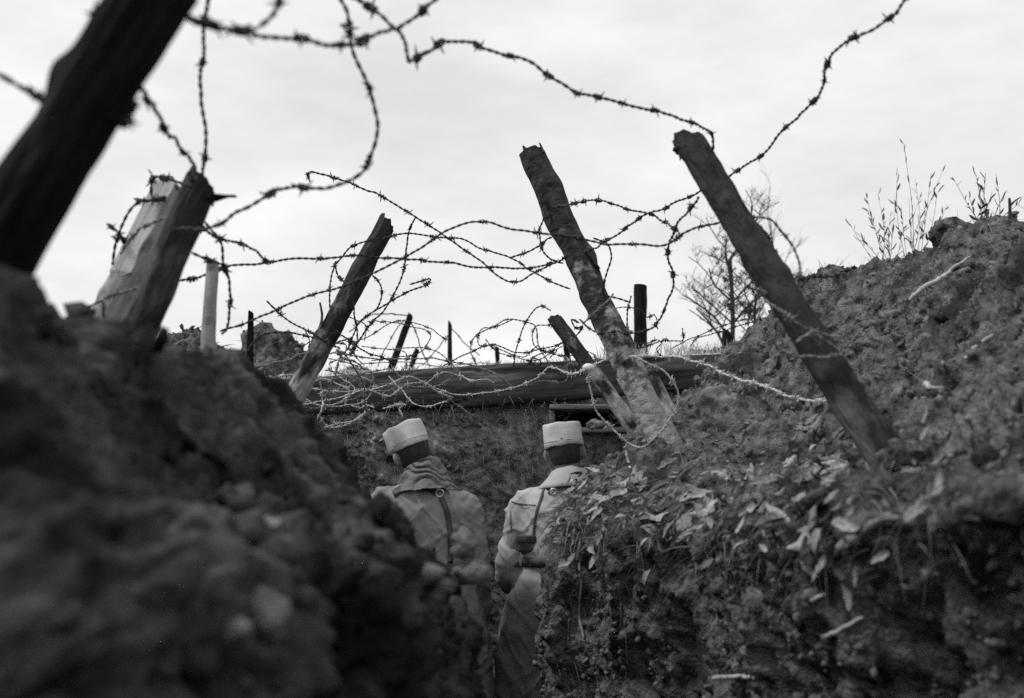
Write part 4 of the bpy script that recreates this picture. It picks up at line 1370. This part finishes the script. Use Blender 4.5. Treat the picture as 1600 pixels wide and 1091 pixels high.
def hand(wrist, d, up):
    """palm, four unequal bent fingers and a thumb at its side; d = pointing direction, up = back of the hand"""
    d, up = Vector(d).normalized(), Vector(up).normalized()
    s = d.cross(up).normalized()
    w = Vector(wrist)
    ps = [limb([w - d * 0.02, w + d * 0.03, w + d * 0.085], [0.027, 0.036, 0.036], 12)]
    for k, ln in enumerate((0.068, 0.078, 0.072, 0.056)):
        b0 = w + d * 0.08 + s * (0.03 - 0.02 * k)
        ps.append(limb([b0 - d * 0.02, b0 + d * ln * 0.45, b0 + d * ln * 0.8 - up * 0.018, b0 + d * ln * 0.9 - up * 0.042], [0.0095, 0.0095, 0.009, 0.0075], 8))
    b0 = w + d * 0.03 + s * 0.03
    ps.append(limb([b0 - s * 0.01, b0 + s * 0.025 + d * 0.03, b0 + s * 0.03 + d * 0.06 - up * 0.01], [0.013, 0.011, 0.0085], 8))
    return ps


SCALE = 0.972


def soldier(label, loc, rotz, head_M, sh, coat_mat, arms, lean, collar, seed):
    """standing man seen from behind, facing +Y; sh(z) shifts the upper body sideways and forward"""
    root = thing('person', label, 'person', loc, rotz=rotz)
    root.scale = (SCALE, SCALE, SCALE)

    def S(p):
        p = Vector(p)
        f = max(0.0, p.z - 0.9)
        return Vector((p.x + lean[0] * f + lean[2] * f * f, p.y + lean[1] * f, p.z))

    neck = S((0, 0.0, 1.47))
    HM = Matrix.Translation(neck) @ head_M @ Matrix.Translation(Vector((0, 0, -1.47)))
    # ---- head, with the face turned away from the camera
    head = [rloft([((0, 0.075, 1.500), 0.020, 0.020), ((0, 0.070, 1.515), 0.043, 0.045), ((0, 0.050, 1.540), 0.058, 0.070), ((0, 0.028, 1.575), 0.068, 0.088), ((0, 0.016, 1.615), 0.074, 0.097),
                   ((0, 0.012, 1.655), 0.077, 0.100), ((0, 0.010, 1.695), 0.072, 0.094), ((0, 0.008, 1.725), 0.055, 0.074), ((0, 0.006, 1.742), 0.025, 0.035)])]
    head += [limb([(0, 0.100, 1.628), (0, 0.122, 1.600), (0, 0.130, 1.585)], [0.010, 0.013, 0.015], 10),       # nose
             limb([(-0.05, 0.088, 1.642), (0, 0.106, 1.645), (0.05, 0.088, 1.642)], [0.008, 0.011, 0.008], 8),    # brow
             limb([(-0.025, 0.098, 1.556), (0, 0.108, 1.555), (0.025, 0.098, 1.556)], [0.006, 0.009, 0.006], 8),  # lips
             ball((0, 0.095, 1.520), 0.022, 0.018, 0.018)]
    for s in (-1, 1):
        head.append(ball((s * 0.088, -0.004, 1.606), 0.014, 0.023, 0.037, Matrix.Rotation(s * 0.5, 3, 'Z')))       # ears
    head = move(head, HM)
    nk = limb([S((0, 0, 1.40)), S((0, -0.005, 1.47)), HM @ Vector((0, 0.0, 1.57))], [0.066, 0.060, 0.058], 18)
    torso = rloft([(S((0, 0, z)), a, b) for z, a, b in ((0.84, 0.15, 0.11), (0.95, 0.165, 0.12), (1.08, 0.145, 0.105), (1.25, 0.17, 0.12), (1.38, 0.185, 0.105), (1.44, 0.12, 0.08), (1.47, 0.06, 0.05))])
    body = head + [nk, torso]
    for k, s in enumerate((-1, 1)):
        sh_, el, wr = arms[k]
        body.append(limb([S(sh_), S(el), S(wr)], [0.055, 0.043, 0.03]))
        dvec = (S(wr) - S(el)).normalized()
        body += hand(S(wr), dvec, Vector((0, 0, 1)) if abs(dvec.z) < 0.8 else Vector((s, 0, 0)))
        body.append(limb([(s * 0.085, 0, 0.9), (s * 0.10, 0.015, 0.5), (s * 0.105, -0.01, 0.07)], [0.085, 0.058, 0.04]))
    link('body', fuse('body', body, 0.0075, 3), 'skin', root)
    # hair: a close shell over the back of the skull
    hv = [rloft([((0, 0.000, 1.555), 0.060, 0.074), ((0, -0.004, 1.59), 0.071, 0.088), ((0, -0.002, 1.63), 0.079, 0.094), ((0, 0.0, 1.67), 0.0815, 0.098), ((0, 0.002, 1.705), 0.074, 0.092), ((0, 0.003, 1.735), 0.045, 0.06)])]
    me = fuse('hair', move(hv, HM), 0.007, 2)
    link('hair', me, 'hair', root)
    # ---- trousers and boots
    tr = [rloft([((0, 0, 0.80), 0.17, 0.13), ((0, 0, 0.92), 0.175, 0.13), ((0, 0, 1.0), 0.165, 0.12)])]
    for s in (-1, 1):
        tr.append(limb([(s * 0.085, 0, 0.88), (s * 0.10, 0.015, 0.5), (s * 0.105, -0.01, 0.14)], [0.10, 0.082, 0.062]))
    link('trousers', fuse('trousers', tr, 0.012, 4), 'trousers', root)
    for s in (-1, 1):
        bt = [limb([(s * 0.105, -0.01, 0.30), (s * 0.105, -0.01, 0.10), (s * 0.105, 0.0, 0.05)], [0.062, 0.056, 0.05]),
              rloft([((s * 0.108, 0.04, 0.005), 0.046, 0.135), ((s * 0.108, 0.04, 0.03), 0.046, 0.135), ((s * 0.107, 0.03, 0.07), 0.04, 0.11), ((s * 0.106, 0.0, 0.10), 0.036, 0.06)])]
        link('boot', fuse('boot', bt, 0.008, 4), 'boot', root)
    # ---- greatcoat: torso, skirt and sleeves in one skin
    coat = [rloft([(S((0, 0, z)), a, b) for z, a, b in ((0.44, 0.285, 0.225), (0.60, 0.275, 0.21), (0.80, 0.25, 0.19), (0.97, 0.212, 0.16), (1.06, 0.185, 0.145), (1.16, 0.20, 0.15), (1.27, 0.222, 0.155),
                                                    (1.36, 0.225, 0.145), (1.42, 0.19, 0.12), (1.455, 0.13, 0.095), (1.475, 0.085, 0.08))], 36, 0.9)]
    for k, s in enumerate((-1, 1)):
        sh_, el, wr = arms[k]
        coat.append(limb([S((sh_[0] * 0.55, sh_[1], sh_[2] - 0.01)), S(sh_), S((Vector(sh_) + Vector(el)) / 2), S(el), S((Vector(el) * 0.45 + Vector(wr) * 0.55)), S(Vector(wr) * 0.97 + Vector(el) * 0.03)],
                         [0.075, 0.078, 0.072, 0.066, 0.060, 0.056], 18))
    me = fuse('greatcoat', coat, 0.009, 7)
    V, N = co(me), nor(me)
    fold = 0.007 * fbm(V * np.array([7, 7, 3.0]), 2, seed)
    # creases: drawn diagonally over the back, hanging in pleats under the belt
    Wv = V + 0.03 * np.stack([fbm(V * 5, 2, seed + 31), fbm(V * 5, 2, seed + 32), fbm(V * 5, 2, seed + 33)], 1)
    u, v_ = Wv[:, 0] * 0.75 + Wv[:, 2] * 0.65, Wv[:, 2] * 0.75 - Wv[:, 0] * 0.65
    for k_, (a_, b_, amp) in enumerate(((12, 3.2, 0.010), (3.6, 14, 0.007), (26, 8, 0.004))):
        n_ = fbm(np.stack([u * a_, Wv[:, 1] * 5, v_ * b_], 1), 2, seed + 5 + k_)
        fold += amp * (np.clip(1 - 2.4 * np.abs(n_), 0, 1) - 0.3)
    th = np.arctan2(V[:, 1], V[:, 0])
    skirt = np.clip((1.0 - V[:, 2]) / 0.3, 0, 1)
    fold += skirt * 0.007 * np.sin(th * 9 + 3 * fbm(V * 3, 2, seed + 2))
    waist = np.exp(-((V[:, 2] - 1.06) / 0.035) ** 2)
    fold = fold * (1 - 0.7 * waist) - 0.006 * waist
    setco(me, V + N * fold[:, None])
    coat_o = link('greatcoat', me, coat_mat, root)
    bvh = BVHTree.FromPolygons([v.co[:] for v in me.vertices], [tuple(p.vertices) for p in me.polygons])

    def back(x, z, lift=0.0):
        h = bvh.ray_cast(Vector((x, -1.0, z)), Vector((0, 1, 0)))
        if h[0] is None:
            h = bvh.find_nearest(Vector((x, -0.2, z)))
        return h[0] + Vector((0, -1, 0)) * lift

    def strap(name, path, w, th_, m, lift=0.001, parent=None):
        """a strip lying on the back of the coat, path in (x, z)"""
        n_ = max(10, int(sum(math.dist(path[i], path[i + 1]) for i in range(len(path) - 1)) / 0.012))
        Q = spline([(p[0], p[1]) for p in path], n_)
        T_ = np.gradient(Q, axis=0)
        T_ /= np.linalg.norm(T_, axis=1)[:, None]
        pts = []
        for q, t_ in zip(Q, T_):
            s_ = np.array([-t_[1], t_[0]]) * w / 2
            l, c, r_ = back(q[0] + s_[0], q[1] + s_[1], lift), back(q[0], q[1], lift), back(q[0] - s_[0], q[1] - s_[1], lift)
            oy = Vector((0, -th_, 0))
            pts += [l, l + oy, c + oy * 1.1, r_ + oy, r_]
        F = [tuple(map(int, f)) for f in grid_faces(n_, 5)]
        F += [(0, 1, 2, 3, 4)[::-1], tuple(range(n_ * 5 - 5, n_ * 5))]
        return link(name, mesh_np(name, np.array([list(p) for p in pts]), F), m, parent or root)

    # ---- cap: tall cloth body, recessed crown with rim, peak in front
    kb = [((0, 0.008, 1.640), 0.091, 0.106), ((0, 0.008, 1.644), 0.0945, 0.110), ((0, 0.008, 1.66), 0.0945, 0.110), ((0, 0.010, 1.68), 0.0935, 0.109), ((0, 0.012, 1.70), 0.093, 0.108), ((0, 0.015, 1.72), 0.0925, 0.106),
          ((0, 0.018, 1.74), 0.0915, 0.104), ((0, 0.020, 1.757), 0.0905, 0.103), ((0, 0.021, 1.766), 0.087, 0.099), ((0, 0.021, 1.764), 0.080, 0.092), ((0, 0.021, 1.752), 0.076, 0.088), ((0, 0.020, 1.750), 0.03, 0.03)]
    kb = [((c_[0], c_[1], 1.64 + (c_[2] - 1.64) * 0.9), a_, b_) for c_, a_, b_ in kb]
    v, f = rloft(kb, 48)
    v = np.array(v)
    v += 0.0055 * np.stack([fbm(v * 13, 3, seed + 7), fbm(v * 13, 3, seed + 8), fbm(v * 13, 3, seed + 9)], 1)
    v[:, 2] += 0.002 * np.sin(5 * np.arctan2(v[:, 1], v[:, 0]) + seed) * (v[:, 2] - 1.64) / 0.12
    v = [tuple(HM @ Vector(p)) for p in v]
    kp = link('cap', mesh_np('cap', np.array(v), f), 'kepi_cloth', root)
    C = np.array([list(HM @ Vector((0.0945 * math.cos(a), 0.008 + 0.1105 * math.sin(a), 1.668))) for a in np.linspace(0, 2 * math.pi, 49)])
    mb_ = MB()
    mb_.tube(C, 0.0016, 6)
    link('seam', mb_.mesh('seam'), 'kepi_cloth', kp)
    pk = []
    for i in range(17):
        a = math.pi * (0.14 + 0.72 * i / 16)
        for r_, dz in ((1.0, 0.0), (1.22, -0.010), (1.42, -0.024), (1.42, -0.028), (1.0, -0.005)):
            pk.append(HM @ Vector((0.095 * math.cos(a) * (1 + (r_ - 1) * 0.6), 0.008 + 0.110 * math.sin(a) * r_, 1.650 + dz)))
    link('peak', mesh_np('peak', np.array([list(p) for p in pk]), [tuple(map(int, f)) for f in grid_faces(17, 5, wrap=True)]), 'leather', kp)
    return root, S, HM, back, strap, bvh


# left man: head bent to the side, thick scarf, crossed braces held by a ring
LP = Vector((at(678, 800, 4.82).x, 4.82, 0.0))
HM1 = Euler((R(-16), R(-17), R(20)), 'XYZ').to_matrix().to_4x4()
HM1 = Euler((R(-14), R(-16), R(24)), 'XYZ').to_matrix().to_4x4()
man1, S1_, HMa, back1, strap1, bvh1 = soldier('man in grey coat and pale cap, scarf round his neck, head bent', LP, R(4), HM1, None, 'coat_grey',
                                             (((-0.195, 0.0, 1.375), (-0.29, 0.05, 1.12), (-0.20, 0.30, 1.10)), ((0.172, 0.0, 1.365), (0.205, -0.02, 1.10), (0.20, 0.12, 0.86))), (-0.03, 0.02, -0.10), 'scarf', 3)
# right man: upright, folded collar
RP = Vector((at(864, 800, 5.02).x, 5.02, 0.0))
HM2 = Euler((R(-2), R(-7), R(-4)), 'XYZ').to_matrix().to_4x4()
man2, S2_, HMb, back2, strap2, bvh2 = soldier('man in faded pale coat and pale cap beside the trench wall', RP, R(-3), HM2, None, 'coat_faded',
                                             (((-0.185, 0.0, 1.37), (-0.235, 0.0, 1.07), (-0.21, 0.24, 0.98)), ((0.19, 0.0, 1.375), (0.265, 0.03, 1.10), (0.2, 0.30, 1.12))), (0.12, 0.03, 0.02), 'collar', 23)


def rolled_scarf():
    """a thick scarf wound round the neck: slanting folds with sharp creases between them"""
    na, nz_ = 120, 70
    V = np.zeros((nz_, na, 3))
    for i in range(nz_):
        f = i / (nz_ - 1)
        for q in range(na):
            t_ = 2 * math.pi * q / na
            rad = 0.145 - 0.075 * f ** 0.8
            if f > 0.94:
                rad -= 0.05 * (f - 0.94) / 0.06
            z = 1.425 + 0.135 * f + 0.035 * math.cos(t_) * (0.3 + 0.7 * f) - 0.02 * math.sin(t_)
            ph = 3.3 * f ** 1.2 + 1.0 * math.cos(t_ - 0.4) * (0.4 + f) + 0.45 * math.sin(2 * t_ + 5 * f) + 0.3 * math.sin(5 * t_ - 3 * f)
            rad += (0.017 + 0.006 * math.sin(3 * t_)) * (abs(math.sin(math.pi * ph)) ** 0.6) - 0.004
            V[i, q] = S1_((rad * math.cos(t_) * 1.02, rad * 0.92 * math.sin(t_) - 0.006, z))
    P = V.reshape(-1, 3)
    P = P + 0.005 * np.stack([fbm(P * 24, 3, 4), fbm(P * 24, 3, 5), fbm(P * 24, 3, 6)], 1)
    link('scarf', mesh_np('scarf', P, grid_faces(nz_, na, wrap=True)), 'scarf', man1)


rolled_scarf()


def ring_on(root, back, x, z, r_, th_, m, name='ring', parent=None):
    c = back(x, z, 0.010)
    C = np.array([[c.x + r_ * math.cos(a), c.y, c.z + r_ * math.sin(a)] for a in np.linspace(0, 2 * math.pi, 25)])
    mb_ = MB()
    mb_.tube(C, th_, 8)
    return link(name, mb_.mesh(name), m, parent or root)


def loc_xz(px, py, Y, root):
    p = at(px, py, Y) - root.location
    p.rotate(Euler((0, 0, -root.rotation_euler.z)))
    return (p.x / SCALE, p.z / SCALE)


def P1(px, py): return loc_xz(px, py, 4.67, man1)
def P2(px, py): return loc_xz(px, py, 4.88, man2)


st = strap1('brace', [P1(613, 772), P1(628, 764), P1(648, 758), P1(668, 761), P1(682, 769)], 0.034, 0.006, 'leather')
ring_on(man1, back1, *P1(687, 771), 0.017, 0.004, 'ring_metal', 'brace_ring')
strap1('brace', [P1(690, 766), P1(698, 752), P1(708, 740), P1(715, 732)], 0.036, 0.006, 'leather')
strap1('brace', [P1(690, 778), P1(697, 795), P1(702, 818), P1(704, 845), P1(704, 880)], 0.024, 0.006, 'leather')


def belt(root, S_, bvh, z, m):
    pts, kk = [], 60
    for q in range(kk + 1):
        a = 2 * math.pi * q / kk
        d = Vector((math.cos(a), math.sin(a), 0))
        c = S_((0, 0, z))
        for zz, o_ in ((-0.022, 0.0), (-0.022, 0.006), (0.022, 0.006), (0.022, 0.0)):
            h = bvh.ray_cast(c + Vector((0, 0, zz)) + d * 0.235, -d)
            p = h[0] if h[0] else c + d * 0.19 + Vector((0, 0, zz))
            pts.append(p + d * o_)
    link('belt', mesh_np('belt', np.array([list(p) for p in pts]), [tuple(map(int, f)) for f in grid_faces(kk + 1, 4, wrap=True)]), m, root)


belt(man2, S2_, bvh2, P2(830, 880)[1], 'leather')
belt(man1, S1_, bvh1, 1.05, 'leather')


def folded_collar():
    prof = [(1.545, 0.072, 0.074), (1.560, 0.080, 0.082), (1.556, 0.088, 0.090), (1.52, 0.108, 0.108), (1.485, 0.136, 0.124), (1.468, 0.150, 0.130), (1.465, 0.144, 0.126), (1.49, 0.12, 0.112), (1.53, 0.088, 0.088), (1.50, 0.080, 0.08)]
    V = []
    kk = 48
    for z, a, b in prof:
        for q in range(kk):
            t_ = 2 * math.pi * q / kk
            p = S2_((a * math.cos(t_), b * math.sin(t_), z - 0.02 * abs(math.cos(t_)) ** 2 - 0.03 * max(0, math.sin(t_))))
            V.append(list(p + Vector((0, -0.004, -0.012)) + Vector((1, 1, 1)) * 0.002 * math.sin(7 * t_)))
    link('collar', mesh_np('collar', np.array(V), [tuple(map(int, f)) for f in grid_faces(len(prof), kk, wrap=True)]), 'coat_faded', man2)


folded_collar()
strap2('brace', [P2(851, 752), P2(846, 775), P2(838, 800), P2(834, 826), P2(832, 850)], 0.012, 0.004, 'leather')
ring_on(man2, back2, *P2(852, 749), 0.013, 0.004, 'ring_metal', 'brace_ring')
strap2('seam', [P2(792, 784), P2(812, 788), P2(836, 790)], 0.005, 0.003, 'leather_tan')
strap2('seam', [P2(858, 757), P2(866, 759), P2(873, 759), P2(875, 754)], 0.004, 0.003, 'leather')
strap2('seam', [P2(888, 757), P2(890, 762), P2(893, 770)], 0.004, 0.003, 'leather')
strap2('seam', [P2(795, 800), P2(797, 830), P2(806, 862)], 0.006, 0.003, 'leather_tan')


def pouch(root, back, x, z, w, h, d, m):
    c = back(x, z, 0.0)
    mb_ = MB()
    mb_.box((c.x - w / 2, c.y - d, c.z - h / 2), (c.x + w / 2, c.y + 0.03, c.z + h / 2))
    o = link('pouch', mb_.mesh('pouch', smooth=False), m, root)
    bv = o.modifiers.new('bevel', 'BEVEL')
    bv.width = 0.012
    bv.segments = 3
    mb_ = MB()
    mb_.box((c.x - w / 2 - 0.003, c.y - d - 0.005, c.z + h * 0.1), (c.x + w / 2 + 0.003, c.y + 0.025, c.z + h / 2 + 0.006))
    f = link('flap', mb_.mesh('flap', smooth=False), m, o)
    bv = f.modifiers.new('bevel', 'BEVEL')
    bv.width = 0.006
    bv.segments = 2


pouch(man2, back2, *P2(823, 852), 0.085, 0.072, 0.03, 'leather')
print('barbs', TOTAL_BARBS, 'objects', len(bpy.data.objects))
